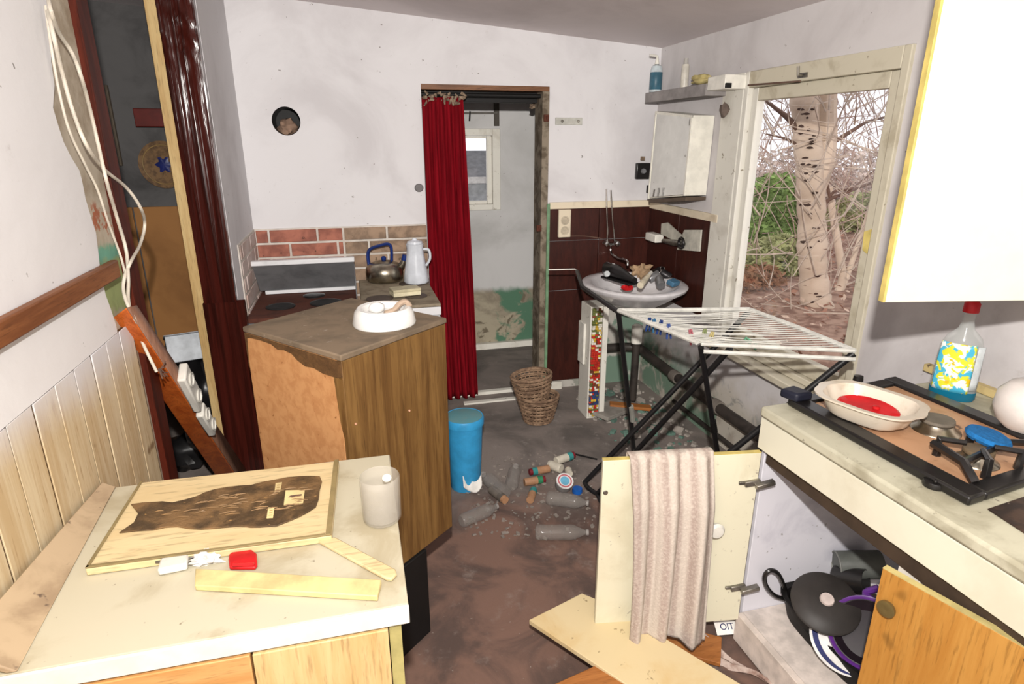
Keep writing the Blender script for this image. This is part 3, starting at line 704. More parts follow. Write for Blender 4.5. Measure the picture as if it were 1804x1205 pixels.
# torn veneer still clinging to the top and the front edge of the left side
def onleft(s, z, off=.0025): return Vector((Fp.x, Fp.y, z)) + uL*s - uR*off
Lw = (Lp-Fp).length
tp = [(0, ZT-.02), (0, ZT-.065), (.03, ZT-.07), (.08, ZT-.07), (.12, ZT-.062), (.155, ZT-.066), (.19, ZT-.055), (.215, ZT-.04), (.25, ZT-.036), (.28, ZT-.041), (.31, ZT-.03), (.36, ZT-.028), (.41, ZT-.030), (Lw-.01, ZT-.034), (Lw, ZT-.13), (Lw, ZT-.02)]
MB().prism([onleft(s, z) for s, z in tp], uR*.002).build('torn_veneer', M['veneer_dark'], cab, label='torn strip of brown veneer under the top')
tp = [(0, ZT-.07), (.035, ZT-.07), (.03, ZT-.13), (.024, ZT-.20), (.014, ZT-.245), (.010, ZT-.33), (.0, ZT-.36)]
MB().prism([onleft(s, z) for s, z in tp], uR*.002).build('torn_veneer', M['veneer'], cab)
for s, z in ((.24, ZT-.25), (.028, ZT-.21)):
    c = Vector((Fp.x, Fp.y, z))+uR*s-uL*.003
    MB().blob(c, .004, (1, 1, 1), .1, 1).build('screw_head', C('light_screw', (224,170,140)), cab)
# black plinth carrying it
pc = Vector((.158, 1.765, 0))
MB().prism([pc, pc-uR*.26, pc-uR*.26+uL*.34, pc+uL*.34], (0, 0, ZB-.002)).build('plinth', M['black'], cab, .003, label='black plinth set back under the cabinet')
# white bowl-ring on top
c = PZ(677, 570, ZT); c.z = ZT+.001
dq = thing('white_ashtray', 'white enamel dish with curled lip on the dusty cabinet top', 'dish', c)
MB().lathe([(.001, .002), (.094, .0), (.096, .006), (.088, .040), (.078, .052), (.066, .050), (.058, .034), (.02, .03), (.001, .03)], c, 40, wob=lambda a: 1+.012*math.cos(3*a)).build('bowl', C('bright_white', (244,242,238), .3, var=.03), dq)
MB().blob(c+Vector((-.018, .02, .046)), .022, (1.2, .8, .8), .1, 2).build('rest', C('bright_white', (244,242,238)), dq)
MB().tube(spline([c+Vector(p) for p in ((.0, -.03, .038), (.03, -.02, .045), (.05, .0, .058), (.07, .01, .060), (.082, .0, .045))], 6), [.004]+[.009]*23+[.006], 8).build('curled_lip', C('tan_lip', (196,172,150)), dq)

# old stove with open lid
X0, X1 = XL2+.012, -.008
sv = thing('old_stove', 'old stove with rusty hotplate and raised dark lid in the back left corner', 'stove', (-.28, 3.45, 0))
box('body', M['dark_grey'], (X0, X1, 3.15, 3.74, 0, .79), sv, .006)
box('hotplate', M['rust'], (X0-.005, X1+.004, 3.14, 3.745, .791, .815), sv, .004)
for x, y, r in ((-.40, 3.35, .075), (-.17, 3.38, .085), (-.24, 3.56, .06)):
    MB().lathe([(.001, 0), (r, 0), (r, .004), (r*.8, .007), (r*.5, .005), (.001, .007)], (x, y, .815), 28).build('burner_ring', M['black_enamel'], sv)
ht = Vector((0, 3.66, .835)); lt = Vector((0, 3.50, 1.012)); dl = lt-ht; nl = Vector((0, dl.z, -dl.y)).normalized()
def lidp(x, k, o): return Vector((x, 0, 0))+ht+dl*k+nl*o
lid = MB().add([lidp(X0, 0, 0), lidp(X1, 0, 0), lidp(X1, 1, 0), lidp(X0-.0, 1, 0), lidp(X0, 0, .02), lidp(X1, 0, .02), lidp(X1, 1, .02), lidp(X0, 1, .02)], [(0,1,2,3), (7,6,5,4), (0,4,5,1), (1,5,6,2), (2,6,7,3), (3,7,4,0)]).build('lid', M['dark_grey'], sv, .003)
MB().box(X0-.004, X1+.004, 3.49, 3.535, 1.010, 1.036).build('lid_rim', M['white_enamel'], lid, .004, label='white enamel rim of the lid')
MB().box(X0+.03, X1, 3.645, 3.665, .818, .838).build('hinge_strip', M['white_enamel'], sv, .002)
MB().box(X1-.001, X1+.004, 3.17, 3.5, .815, 1.0).build('side_guard', M['dark_grey'], sv, .001)
o = None
# the white cooker with things on it
ck = thing('white_cooker', 'narrow white electric cooker with dusty top beside the red curtain', 'cooker', (.213, 3.38, 0))
cx0, cx1, cy0, cy1 = .012, .408, 3.045, 3.71
box('body', M['white_enamel'], (cx0+.004, cx1-.004, cy0+.02, cy1, .04, .815), ck, .006)
box('top_plate', M['hob_dust'], (cx0, cx1, cy0, cy1+.01, .842, .858), ck, .004)
box('front_rail', M['white_enamel'], (cx0, cx1, cy0-.004, cy1+.01, .798, .8415), ck, .004)
box('control_panel', M['white_enamel'], (cx0+.004, cx1-.004, cy0, cy0+.0195, .66, .79), ck, .004)
dr_ = box('oven_door', M['white_enamel'], (cx0+.004, cx1-.004, cy0-.004, cy0+.0195, .24, .635), ck, .006)
MB().tube([(.05, cy0-.03, .61), (.37, cy0-.03, .61)], .010).box(.05, .065, cy0-.03, cy0-.003, .60, .62).box(.355, .37, cy0-.03, cy0-.003, .60, .62).build('handle', M['dullsteel'], dr_)
box('drawer_front', M['white_enamel'], (cx0+.004, cx1-.004, cy0-.002, cy0+.0195, .05, .225), ck, .004)
for i in range(4): MB().lathe([(.001, 0), (.017, 0), (.015, .016), (.001, .018)], (.07+.09*i, cy0, .725), 16, R=Rx(PI/2)).build('knob', M['white_plastic'], ck)
for x, y, r in ((.11, 3.22, .07), (.30, 3.23, .06), (.31, 3.54, .075)):
    MB().lathe([(.001, 0), (r, 0), (r, .004), (.001, .006)], (x, y, .858), 26).build('hotplate', C('dark_plate', (84,72,64), .6), ck)
CT = .8645
c = Vector((.163, 3.66, CT))
kt = thing('kettle', 'steel kettle with blue arched handle on the white cooker', 'kettle', c)
MB().lathe([(.001, 0), (.100, 0), (.108, .012), (.110, .05), (.106, .075), (.085, .098), (.05, .112), (.02, .118), (.001, .119)], c, 36).build('body', M['steel'], kt)
MB().lathe([(.001, 0), (.012, 0), (.016, .012), (.010, .022), (.001, .024)], c+Vector((0, 0, .118)), 16).build('lid_knob', M['blue_plastic'], kt)
MB().tube([c+Vector(p) for p in ((.085, -.02, .07), (.108, -.03, .10), (.118, -.034, .128))], [.024, .018, .015], 12).build('spout', M['steel'], kt)
MB().tube([c+Vector(p) for p in ((.114, -.034, .118), (.124, -.036, .150))], .017, 10).build('spout_cap', M['blue_plastic'], kt)
MB().tube(spline([c+Vector(p) for p in ((-.085, .02, .085), (-.088, .02, .15), (-.07, .016, .185), (-.01, .004, .205), (.03, -.006, .212), (.047, -.01, .19), (.045, -.01, .112))], 6), .0115, 10, flat=.75).build('handle', M['blue_plastic'], kt)
c = PZ(734, 497, CT); c.z = CT; c.y = min(c.y, 3.69)
jg = thing('white_jug', 'tall white ceramic jug at the right back of the cooker', 'jug', c)
MB().lathe([(.001, 0), (.066, 0), (.072, .01), (.066, .06), (.050, .16), (.046, .20), (.050, .225), (.045, .225), (.042, .19), (.05, .06), (.001, .02)], c, 32, wob=lambda a: 1+.015*math.cos(8*a)).build('body', C('bluish_white', (214,218,226), .3, var=.06), jg)
MB().tube(spline([c+Vector(p) for p in ((.045, -.02, .195), (.075, -.03, .19), (.08, -.03, .14), (.058, -.02, .10))], 6), .007).build('handle', C('bluish_white', (214,218,226)), jg)
MB().lathe([(.001, 0), (.045, 0), (.043, .012), (.015, .02), (.012, .03), (.001, .032)], c+Vector((0, 0, .2255)), 24).build('lid', C('bluish_white', (214,218,226)), jg)
c = PZ(714, 519, CT); c.z = CT
bx = thing('butter_dish', 'small flat cream box lying at the front of the cooker top', 'box', c, .25)
MB().obox(c+Vector((0, 0, .012)), (.15, .09, .022), Rz(.2)).build('base', C('cream_box', (222,212,180)), bx, .003)
MB().obox(c+Vector((0, 0, .031)), (.152, .092, .015), Rz(.2)).build('lid', C('cream_box_lid', (200,190,158)), bx, .003)

# ================================================================== BACK WALL
# flue hole
fo = thing('flue_collar', 'round black flue hole in the white back wall', 'flue', (-.309, YB+.07, 1.677))
MB().lathe([(.0745, -.002), (.0745, .2), (.0715, .2), (.0715, -.002)], (-.309, YB+.001, 1.752), 40, R=Rx(-PI/2)).build('sleeve', M['black_enamel'], fo)
MB().lathe([(.001, .195), (.072, .195), (.072, .2), (.001, .2)], (-.309, YB+.001, 1.752), 32, R=Rx(-PI/2)).build('end_cap', M['black'], fo)
o = MB().blob((-.312, YB+.10, 1.722), 1, (.052, .05, .045), .3, 3).build('stuffed_rag', C('tan_rag', (150,122,104), .9)); tag(o, 'tan crumpled rag stuffed inside the round flue hole', 'rag')
# curtain
def cur(u, v):
    z = 1.885 - v*1.87; bot = .055*v
    x0 = .438-.01*v+.02*v*v; w = .238+.045*v
    x = x0 + u*w; ph = u*2*PI*5.5
    return Vector((x+.008*math.sin(ph*2+v*3), 3.765+.022*math.sin(ph+.8*math.sin(v*4))*(.55+.45*v)+.006*math.sin(ph*3+2), z))
ct = thing('red_curtain', 'dark red curtain hanging down the left half of the doorway', 'curtain', (.57, 3.765, .02))
MB().sheet(cur, 110, 40).build('cloth', M['curtain'], ct, solid=.003, smooth=60)
o = MB().tube([(.442, 3.83, 1.905), (1.163, 3.83, 1.905)], .012, 10).build('curtain_rail', M['black'], None); tag(o, 'black curtain rail across the top of the doorway', 'rail')
mb = MB()
for k in range(26):
    a = Vector((.455+.235*rnd.random(), 3.765+rnd.uniform(-.02, .02), 1.88+rnd.uniform(-.01, .03)))
    mb.tube([a, a+Vector((rnd.uniform(-.03, .03), rnd.uniform(-.02, .0), rnd.uniform(-.05, .02)))], [.009, .004], 6)
for (x, y) in ((748, 172), (760, 170), (815, 172), (805, 182)): mb.blob(PY(x, y, 3.745), .012, (1.4, .7, .8), .4, 2)
mb.build('ragged_heading', M['rag'], ct, kind='stuff', label='tattered grey heading of the curtain')
# black dirt pipe stub on the wall left of the curtain
p = PY(742, 331, 3.78); o = MB().lathe([(.001, 0), (.022, 0), (.024, .012), (.02, .02), (.001, .022)], (p.x-.012, 3.799, p.z), 20, R=Rx(PI/2), sx=1.1).build('wall_plug', C('smudged_grey', (120,116,116), .7)); tag(o, 'smudged grey wall plug beside the left edge of the red curtain', 'plug')
# fittings inside the back room
p0, p1 = PY(870, 175, 4.77), PY(879, 222, 4.77)
br_ = thing('wall_bracket', 'dark metal bracket with a rod above the small back window', 'bracket', (p0.x, 4.76, p1.z))
box('plate', C('dark_bracket', (74,68,60), .6), (p0.x, p1.x, 4.755, 4.779, p1.z, p0.z), br_, .002)
MB().tube([PY(815, 199, 4.755), PY(876, 199, 4.755)], .007).build('rod', C('grey_rod', (110,106,100)), br_)
MB().tube([PY(828, 196, 4.75), PY(827, 213, 4.75)], .006).build('hook', M['black'], br_)
vp = thing('water_pipe', 'thin white pipe running down the right side of the doorway interior', 'pipe', (1.15, 3.99, 1.3))
MB().tube([PY(951, 172, 3.99), PY(950, 300, 3.99), PY(953, 360, 3.99)], .006).build('pipe', M['white_plastic'], vp)
MB().blob(PY(940, 187, 4.0), .018, (1.4, .8, 1), .4, 2).build('clip', M['rag'], vp)
MB().tube([PY(944, 289, 3.98), PY(957, 290, 3.98)], .008).build('clip', M['black'], vp)
for i, (x, y, lab) in enumerate(((949, 402, 'small rusty hinge pin on the doorway jamb, lowest of the jamb fittings'), (962, 208, 'small dark latch on the doorway jamb near its top'))):
    p = PY(x, y, 3.785); o = MB().box(p.x-.016, p.x+.016, 3.772, 3.7895, p.z-.02, p.z+.02).tube([(p.x, 3.772, p.z+.01), (p.x, 3.755, p.z-.01)], .006).build('door_hinge', M['rust'], None, .003); tag(o, lab, 'hinge')
# enamel plate with screws, marks
p0, p1 = PY(978, 207, YB), PY(1025, 220, YB)
hp = thing('hook_plate', 'flat white screwed strip high on the back wall right of the doorway', 'plate', ((p0.x+p1.x)/2, YB, p1.z))
box('strip', C('greyish_white', (190,188,180)), (p0.x, p1.x, YB-.008, YB-.0005, p1.z, p0.z), hp, .002)
for k in (.25, .85): MB().lathe([(.001, 0), (.009, 0), (.007, .005), (.001, .006)], (p0.x+(p1.x-p0.x)*k, YB-.008, (p0.z+p1.z)/2), 12, R=Rx(PI/2)).build('screw', M['dullsteel'], hp)
# double socket with cream plate
p0, p1 = PY(983, 369, 3.785), PY(1003, 417, 3.785)
ds = thing('socket_panel', 'cream vertical double socket on the dark panelling beside the doorway', 'socket', ((p0.x+p1.x)/2, 3.78, p1.z))
box('plate', M['trim'], (p0.x, p1.x, 3.762, 3.785, p1.z, p0.z), ds, .004)
for k in (.25, .62): MB().lathe([(.001, .0), (.026, .0), (.029, .005), (.021, .005), (.019, .001), (.001, .001)], ((p0.x+p1.x)/2, 3.762, p1.z+(p0.z-p1.z)*k), 20, R=Rx(PI/2)).build('outlet', C('outlet', (200,186,164)), ds)
# black rotary switch
p0, p1 = PY(1119, 287, YB), PY(1141, 315, YB)
sw = thing('black_switch', 'black square rotary switch on the white wall by the mirror cabinet', 'switch', ((p0.x+p1.x)/2, YB, p1.z))
box('housing', M['black_enamel'], (p0.x, p1.x, YB-.03, YB-.0005, p1.z, p0.z), sw, .006)
MB().lathe([(.001, 0), (.018, 0), (.014, .012), (.001, .013)], ((p0.x+p1.x)/2, YB-.03, (p0.z+p1.z)/2), 18, R=Rx(PI/2)).build('knob', M['dark_grey'], sw)
p0 = PY(1131, 280, YB); box('cable_clip', M['rag'], (p0.x-.012, p0.x+.012, YB-.02, YB-.0005, p0.z-.01, p0.z+.015), sw)
p0 = PY(1140, 333, YB); o = box('wall_clip', M['black'], (p0.x-.007, p0.x+.007, YB-.02, YB-.0005, p0.z-.025, p0.z+.025)); tag(o, 'thin black clip on the white wall under the black switch', 'clip')

# ---- shelf over the mirror, with its bottles
sh = thing('wall_shelf', 'narrow grey box shelf high in the right corner with bottles on it', 'shelf', (1.86, 3.36, 1.86))
Y0s, Y1s = 3.02, 3.71
box('box', C('grey_shelf', (150,144,142), .7), (1.795, XR-.001, Y0s, Y1s, 1.868, 1.926), sh, .003)
p = PX(1262, 155, 1.8)
box('end_block', M['white_plastic'], (1.80, XR-.001, 2.86, Y0s-.002, 1.89, 1.955), sh, .004)
box('dark_stub', M['black'], (1.80, 1.83, 2.845, 2.859, 1.893, 1.915), sh, .002)
ST = 1.9265
c = PX(1153, 159, 1.835); c = Vector((1.835, 3.66, ST))
sp_ = thing('soap_dispenser', 'clear pump bottle with teal liquid soap on the grey shelf', 'bottle', c)
MB().lathe([(.001, .001), (.033, .001), (.036, .01), (.036, .12), (.030, .145), (.013, .155), (.001, .156)], c, 24).build('bottle', C('pale_soap_bottle', (196,206,210), .2, spec=.5), sp_)
MB().lathe([(.0365, .015), (.0372, .016), (.0372, .11), (.0365, .111)], c, 24).build('label', C('teal_label', (64,104,122), .4), sp_)
MB().tube([c+Vector((0, 0, .156)), c+Vector((0, 0, .20))], [.014, .006], 10).tube([c+Vector((0, 0, .20)), c+Vector((-.05, 0, .205))], .007).build('pump', M['white_plastic'], sp_)
c = Vector((1.86, 3.36, ST))
wb_ = thing('white_tube_bottle', 'slim white bottle standing in the middle of the grey shelf', 'bottle', c)
MB().lathe([(.001, 0), (.021, 0), (.022, .01), (.021, .115), (.018, .125), (.001, .126)], c, 20).build('bottle', C('cream_bottle', (214,208,196), .35), wb_)
MB().lathe([(.001, 0), (.013, 0), (.012, .03), (.001, .031)], c+Vector((0, 0, .126)), 16).build('cap', C('grey_cap', (170,166,160)), wb_)
c = Vector((1.86, 3.17, ST)); o = MB().blob(c+Vector((0, 0, .028)), 1, (.045, .075, .027), .25, 3).build('bath_sponge', C('yellow_sponge', (196,180,124), .9, bump=.6)); tag(o, 'yellowish bath sponge near the end of the grey shelf', 'sponge')
# ---- mirror cabinet hanging crooked
mc = thing('mirror_cabinet', 'white mirror-fronted bathroom cabinet hanging crooked in the right corner', 'cabinet', (1.86, 3.34, 1.36))
A = [PX(1157, 196, 1.80), PX(1222, 203, 1.80), PX(1208, 345, 1.80), PX(1143, 350, 1.80)]
dx = Vector((XR-.003-1.80, 0, 0))
mb = MB().add(A+[a+dx for a in A], [(0,1,2,3), (7,6,5,4), (0,4,5,1), (1,5,6,2), (2,6,7,3), (3,7,4,0)]); mb.build('body', C('cabinet_white', (232,228,216), .4, var=.06), mc, .002)
o4 = [lerp(A[i], (A[0]+A[2])/2, .03)+Vector((-.001, 0, 0)) for i in range(4)]
MB().prism(o4, (-.006, 0, 0)).build('mirror_door', M['mirror'], mc, .0015)
MB().prism([A[0]+Vector((-.001, 0, 0)), A[1]+Vector((-.001, 0, 0)), lerp(A[1], A[2], .03)+Vector((-.001, 0, 0)), lerp(A[0], A[3], .03)+Vector((-.001, 0, 0))], (-.01, 0, 0)).build('top_rail', C('cabinet_white', (232,228,216)), mc)
for k in (0, 1):
    i, j = (1, 2) if k else (0, 3)
    dd = Vector((0, .012 if k else -.012, 0)); MB().prism([A[i]+Vector((-.001, 0, 0)), A[j]+Vector((-.001, 0, 0)), A[j]+dd+Vector((-.001, 0, 0)), A[i]+dd+Vector((-.001, 0, 0))], (-.009, 0, 0)).build('door_stile', C('cabinet_white', (232,228,216)), mc)
dn = Vector((0, 0, -.006))
MB().prism([A[3]+dn, A[2]+dn, A[2]+dn+dx, A[3]+dn+dx], (0, 0, -.02)).build('bottom_board', C('dark_underboard', (92,78,66)), mc)
o = MB().blob((1.9, 3.0, 1.80), .03, (.6, 1, 1.2), .3, 2).build('hanging_scrap', C('brown_scrap_cloth', (110,96,88), .9)); tag(o, 'small brown scrap stuck to the right wall above the mirror cabinet', 'scrap')
# ---- wall mounted soap holder on the dark panelling (right wall)
sd = thing('soap_holder', 'bent metal soap holder on the dark panelling above the basin', 'holder', (1.9, 3.3, 1.02))
MB().prism([PX(1205, 405, 1.905), PX(1235, 405, 1.905), PX(1232, 443, 1.905), PX(1192, 440, 1.905)], (.01, 0, 0)).build('back_plate', C('plate_grey', (196,192,180)), sd, .002)
MB().prism([PX(1165, 394, 1.88), PX(1176, 392, 1.885), PX(1205, 418, 1.90), PX(1203, 432, 1.90), PX(1164, 412, 1.88)], (.006, 0, 0)).build('bent_flap', C('flap_grey', (180,176,164)), sd)
MB().tube([PX(1168, 424, 1.87), PX(1190, 428, 1.88), PX(1205, 430, 1.89)], [.012, .02, .012], 10).build('arm', M['dullsteel'], sd)
MB().ring(PX(1200, 428, 1.87), .028, .009, 20, R=Ry(PI/2)).build('clamp', M['black_enamel'], sd)
p = PX(1154, 418, 1.88)
box('soap_box', M['white_plastic'], (1.845, 1.905, p.y-.07, p.y+.07, p.z-.025, p.z+.025), sd, .006)

# ---- basin on its tiled partition
BZ = .845; bc = Vector((1.60, 3.30, BZ))
bs = thing('wash_basin', 'round white wash basin full of rubbish in the right corner', 'basin', (1.6, 3.3, .70))
MB().lathe([(.001, -.155), (.10, -.15), (.20, -.09), (.262, -.045), (.300, -.022), (.306, -.006), (.298, .001), (.262, .002), (.245, -.004), (.215, -.05), (.13, -.10), (.04, -.115), (.001, -.115)], bc, 56, sx=1.0, sy=1.12).build('bowl', M['porcelain'], bs)
tr = thing('waste_trap', 'white and dark waste trap hanging below the wash basin', 'pipe', (1.66, 3.35, .3))
MB().lathe([(.001, 0), (.032, 0), (.034, .01), (.034, .11), (.02, .12), (.001, .12)], PY(1121, 604, 3.35)-Vector((0, 0, .0)), 20).build('cup', M['white_plastic'], tr)
pp = PY(1121, 606, 3.35); pq = PY(1119, 690, 3.35)
MB().tube([pp, (pp.x, 3.35, max(pq.z, .2)), (pp.x, 3.35, .06)], .024, 12).build('down_pipe', M['pipe'], tr)
pt = thing('tiled_partition', 'narrow white partition under the basin with a mosaic strip on its front edge', 'partition', (1.375, 3.34, 0))
box('panel', M['winwhite'], (1.322, 1.424, 3.27, 3.43, .0, .72), pt, .003)
box('front_board', M['winwhite'], (1.394, 1.427, 3.248, 3.269, .0, .72), pt, .002)
box('side_box', M['white_plastic'], (1.305, 1.321, 3.33, 3.42, .34, .60), pt, .003)
mosc = [('mosaic_red', (190,52,40)), ('mosaic_yellow', (206,170,64)), ('mosaic_white', (226,220,206)), ('mosaic_green', (104,110,58)), ('mosaic_blue', (56,70,110)), ('mosaic_brown', (120,70,48))]
cells = {k: MB() for k in range(6)}
zc = .02
while zc < .70:
    hh_ = rnd.uniform(.010, .017); x = 1.329
    while x < 1.388:
        ww_ = min(rnd.uniform(.009, .022), 1.391-x); f_ = zc/.70
        k = 4 if .13 < f_ < .26 and rnd.random() < .6 else rnd.choice([0, 0, 0, 5, 2, 2, 3, 1])
        if f_ > .78: k = rnd.choice([1, 1, 2, 3, 3, 2])
        if f_ > .93: k = rnd.choice([2, 3, 5, 2])
        if .45 < f_ < .66 and x < 1.37 and rnd.random() < .7: k = 0
        cells[k].box(x, x+ww_-.0015, 3.254-rnd.random()*.003, 3.2695, zc, zc+hh_-.0015); x += ww_
    zc += hh_
for k, mbk in cells.items():
    if mbk.v: mbk.build('mosaic_tiles', C(*mosc[k], .4), pt, .001, smooth=0, kind='stuff')
# junk in the basin
def BP(x, y, z=BZ-.02): p = PZ(x, y, z); return p
c = BP(1092, 492, BZ+.012)
sh_ = thing('black_slipper', 'black shoe lying in the wash basin', 'shoe', c)
d = (BP(1130, 506, BZ+.012)-BP(1062, 486, BZ+.012)).normalized()
R = Matrix((d, Vector((0, 0, 1)).cross(d), Vector((0, 0, 1)))).transposed()
def shoe(L, w, h):
    mb = MB(); n = 14; vs_, fs = [], []
    for i in range(n+1):
        t = i/n; ww = w*(.55+.45*math.sin(PI*min(1, t*1.15+.12)))*(1 if t < .9 else .75) ; hh = h*(1.0 if t < .35 else max(.42, 1-.95*(t-.35)))
        for k in range(12):
            a = 2*PI*k/12; vs_.append(c + R @ Vector(((t-.5)*L, ww/2*math.cos(a), max(0, hh*.5*(1+math.sin(a))))))
    for i in range(n):
        for k in range(12): fs.append((i*12+k, i*12+(k+1) % 12, (i+1)*12+(k+1) % 12, (i+1)*12+k))
    fs += [tuple(range(11, -1, -1)), tuple(n*12+k for k in range(12))]
    return mb.add(vs_, fs)
shoe(.27, .095, .085).build('upper', M['black_enamel'], sh_)
MB().obox(c+R @ Vector((0, 0, -.004)), (.265, .085, .012), R).build('sole', M['black'], sh_, .004)
o = MB().lathe([(.001, 0), (.016, 0), (.018, .01), (.016, .02), (.001, .02)], BP(1068, 477, BZ+.10)-Vector((0, 0, .02)), 16, R=Rx(1.2)).build('pale_disc', C('grey_white_cap', (196,200,200))); tag(o, 'round pale disc resting on the heel of the black shoe', 'disc')
o = MB().blob(BP(1105, 506), 1, (.035, .028, .02), .3, 2).build('red_plastic_piece', M['red_plastic']); tag(o, 'small red plastic piece beside the black shoe in the basin', 'plastic piece')
o = MB().blob(BP(1129, 478, BZ+.02), 1, (.055, .04, .045), .5, 3).build('tan_rag', C('tan_cloth', (178,148,116), .9)); tag(o, 'crumpled tan rag at the back of the basin', 'rag')
bb = thing('white_brush', 'cream plastic tube lying across the basin among the silver cans', 'tube', BP(1135, 496))
MB().tube([BP(1128, 503, BZ+.02), BP(1142, 486, BZ+.05)], [.02, .014], 12).build('tube', C('cream_tube', (222,210,186), .4), bb)
MB().tube([BP(1142, 486, BZ+.05), BP(1147, 480, BZ+.06)], .011, 10).build('cap', M['white_plastic'], bb)
cans = [(1152, 487, 'silver', (150,150,152), 'dented silver can leaning in the middle of the basin'), (1163, 497, 'silver', (128,126,124), 'grey can lying at the front of the basin rubbish'), (1172, 484, 'dark', (60,58,60), 'dark grey tin at the back right of the basin rubbish'), (1186, 498, 'blue', (72,112,140), 'small blue packet at the right side of the basin'), (1160, 478, 'dark2', (36,34,36), 'little black tin behind the silver cans in the basin')]
for i, (x, y, nm, colr, lab) in enumerate(cans):
    p = BP(x, y, BZ+.01+.004*i); dv = Vector((math.cos(i*1.3), math.sin(i*1.3), .5)).normalized()
    t = thing('tin_can' if nm != 'blue' else 'blue_packet', lab, 'can' if nm != 'blue' else 'packet', p-Vector((0, 0, .02)))
    if nm == 'blue': MB().obox(p, (.07, .05, .03), Rz(.5) @ Rx(.3)).build('packet', C('blue_packet', colr), t, .006)
    else:
        Rr = dv.to_track_quat('Z', 'Y').to_matrix()
        MB().lathe([(.001, -.035), (.024, -.035), (.026, -.03), (.026, .03), (.022, .036), (.001, .034)], p, 20, R=Rr).build('can', C('can_'+nm, colr, .35, metal=.6), t)
        MB().ring(p+Rr @ Vector((0, 0, .035)), .021, .003, 18, R=Rr).build('rim', M['chrome'], t)
# taps: two supply pipes and a mixer
tp_ = thing('wall_mixer', 'wall-mounted tap with two thin supply pipes above the basin', 'tap', (1.6, 3.75, 1.0))
y_ = 3.765
MB().tube([PY(1068, 333, y_), PY(1070, 400, y_), PY(1070, 428, y_)], .006).build('supply_pipe', M['chrome'], tp_)
MB().tube([PY(1076, 335, y_), PY(1079, 385, y_), PY(1083, 426, y_)], .006).build('supply_pipe', M['chrome'], tp_)
for x in (1068, 1087): 
    p = PY(x, 429, 3.755); MB().lathe([(.001, -.02), (.018, -.018), (.02, 0), (.016, .018), (.001, .02)], p, 14, R=Rx(PI/2), wob=lambda a: 1+.18*math.cos(4*a)).build('tap_handle', M['chrome'], tp_)
MB().tube([PY(1064, 430, 3.77), PY(1092, 430, 3.77)], .010).build('tap_body', M['chrome'], tp_)
p0 = PY(1076, 432, 3.765); MB().tube(spline([p0, PY(1077, 446, 3.75), PY(1090, 455, 3.62), PY(1104, 459, 3.52), PY(1106, 468, 3.50)], 6), .008).build('spout', M['chrome'], tp_)
o = MB().tube(spline([PY(1003, 416, 3.783), PY(1030, 416, 3.783), PY(1060, 420, 3.783)], 4), .003, 6).build('thin_wire', M['twig']); tag(o, 'thin wire running along the dark panelling from the cream socket', 'wire')
# ---- dark insulated heating pipe along the right wall
hp_ = thing('heating_pipe', 'dark pipe running along the right wall below the window', 'pipe', (1.87, 2.8, .2))
pp_ = [(1.60, 3.70, .30), (1.82, 3.66, .30), (1.86, 3.45, .275), (1.862, 2.85, .262), (1.864, 1.62, .27)]
MB().tube(spline(pp_, 5), .030, 12).build('pipe', M['pipe'], hp_)
for y in (3.18, 2.72, 2.2): MB().tube([(1.862, y-.03, .264), (1.862, y+.03, .264)], .037, 14).build('clamp_sleeve', C('grey_sleeve', (120,112,104), .7), hp_)
MB().tube([(1.875, 3.2, .09), (1.875, 1.62, .10)], .013, 10).build('return_pipe', M['pipe'], hp_)
# plaster rubble under the basin
mb = MB(); mb2 = MB()
for k in range(260):
    a = rnd.random(); x = 1.36+.5*rnd.random(); y = 2.3+1.4*rnd.random()**.7
    s = .006+.022*rnd.random()**2; (mb if k % 3 else mb2).obox((x, y, s*.4), (s*2, s*1.5, s), Rz(rnd.random()*6) @ Rx(rnd.uniform(-.4, .4)))
tag(mb.build('plaster_rubble', C('rubble_grey', (158,150,142), .95), None, 0, smooth=0, kind='stuff'), 'grey plaster crumbs scattered under the basin', 'rubble')
tag(mb2.build('paint_rubble', C('rubble_green', (96,124,112), .9), None, 0, smooth=0, kind='stuff'), 'greenish paint flakes scattered under the basin', 'rubble')
o = box('scrap_wood', M['brownwood'], (0, .26, 0, .06, 0, .02)); o.location = PZ(1110, 718, .03); o.rotation_euler = (0, .06, -.35); tag(o, 'brown wood offcut on the rubble under the basin', 'offcut')
o = box('plaster_slab', C('slab_grey', (150,144,136), .9), (0, .3, 0, .18, 0, .025)); o.location = (1.50, 3.3, .02); o.rotation_euler = (0, .05, .5); tag(o, 'broken grey plaster slab on the floor under the basin', 'slab')

# ================================================================== FLOOR THINGS
c = Vector((.452, 2.69, 0))
bn = thing('pedal_bin', 'bright blue plastic bin with dusty lid beside the corner cabinet', 'bin', c)
MB().lathe([(.001, .0), (.072, .0), (.075, .006), (.090, .355), (.085, .355), (.07, .01), (.001, .01)], c, 40).build('body', M['bin'], bn)
MB().lathe([(.086, .345), (.096, .345), (.097, .375), (.092, .385), (.086, .383)], c, 40).build('rim', M['bin'], bn)
MB().lathe([(.001, .372), (.090, .372), (.090, .383), (.07, .389), (.001, .391)], c, 40).build('lid', M['binlid'], bn)
p = PZ(832, 862, .02)
o = MB().sheet(lambda u, v: p+Vector(((u-.5)*.09, -.01+(v-.5)*.02+.012*math.sin(u*6), .045-.05*u*(1-u)*3+.05*(v-.3))), 12, 6).build('torn_paper', M['paper'], solid=.002); tag(o, 'torn white paper at the foot of the blue bin', 'paper')
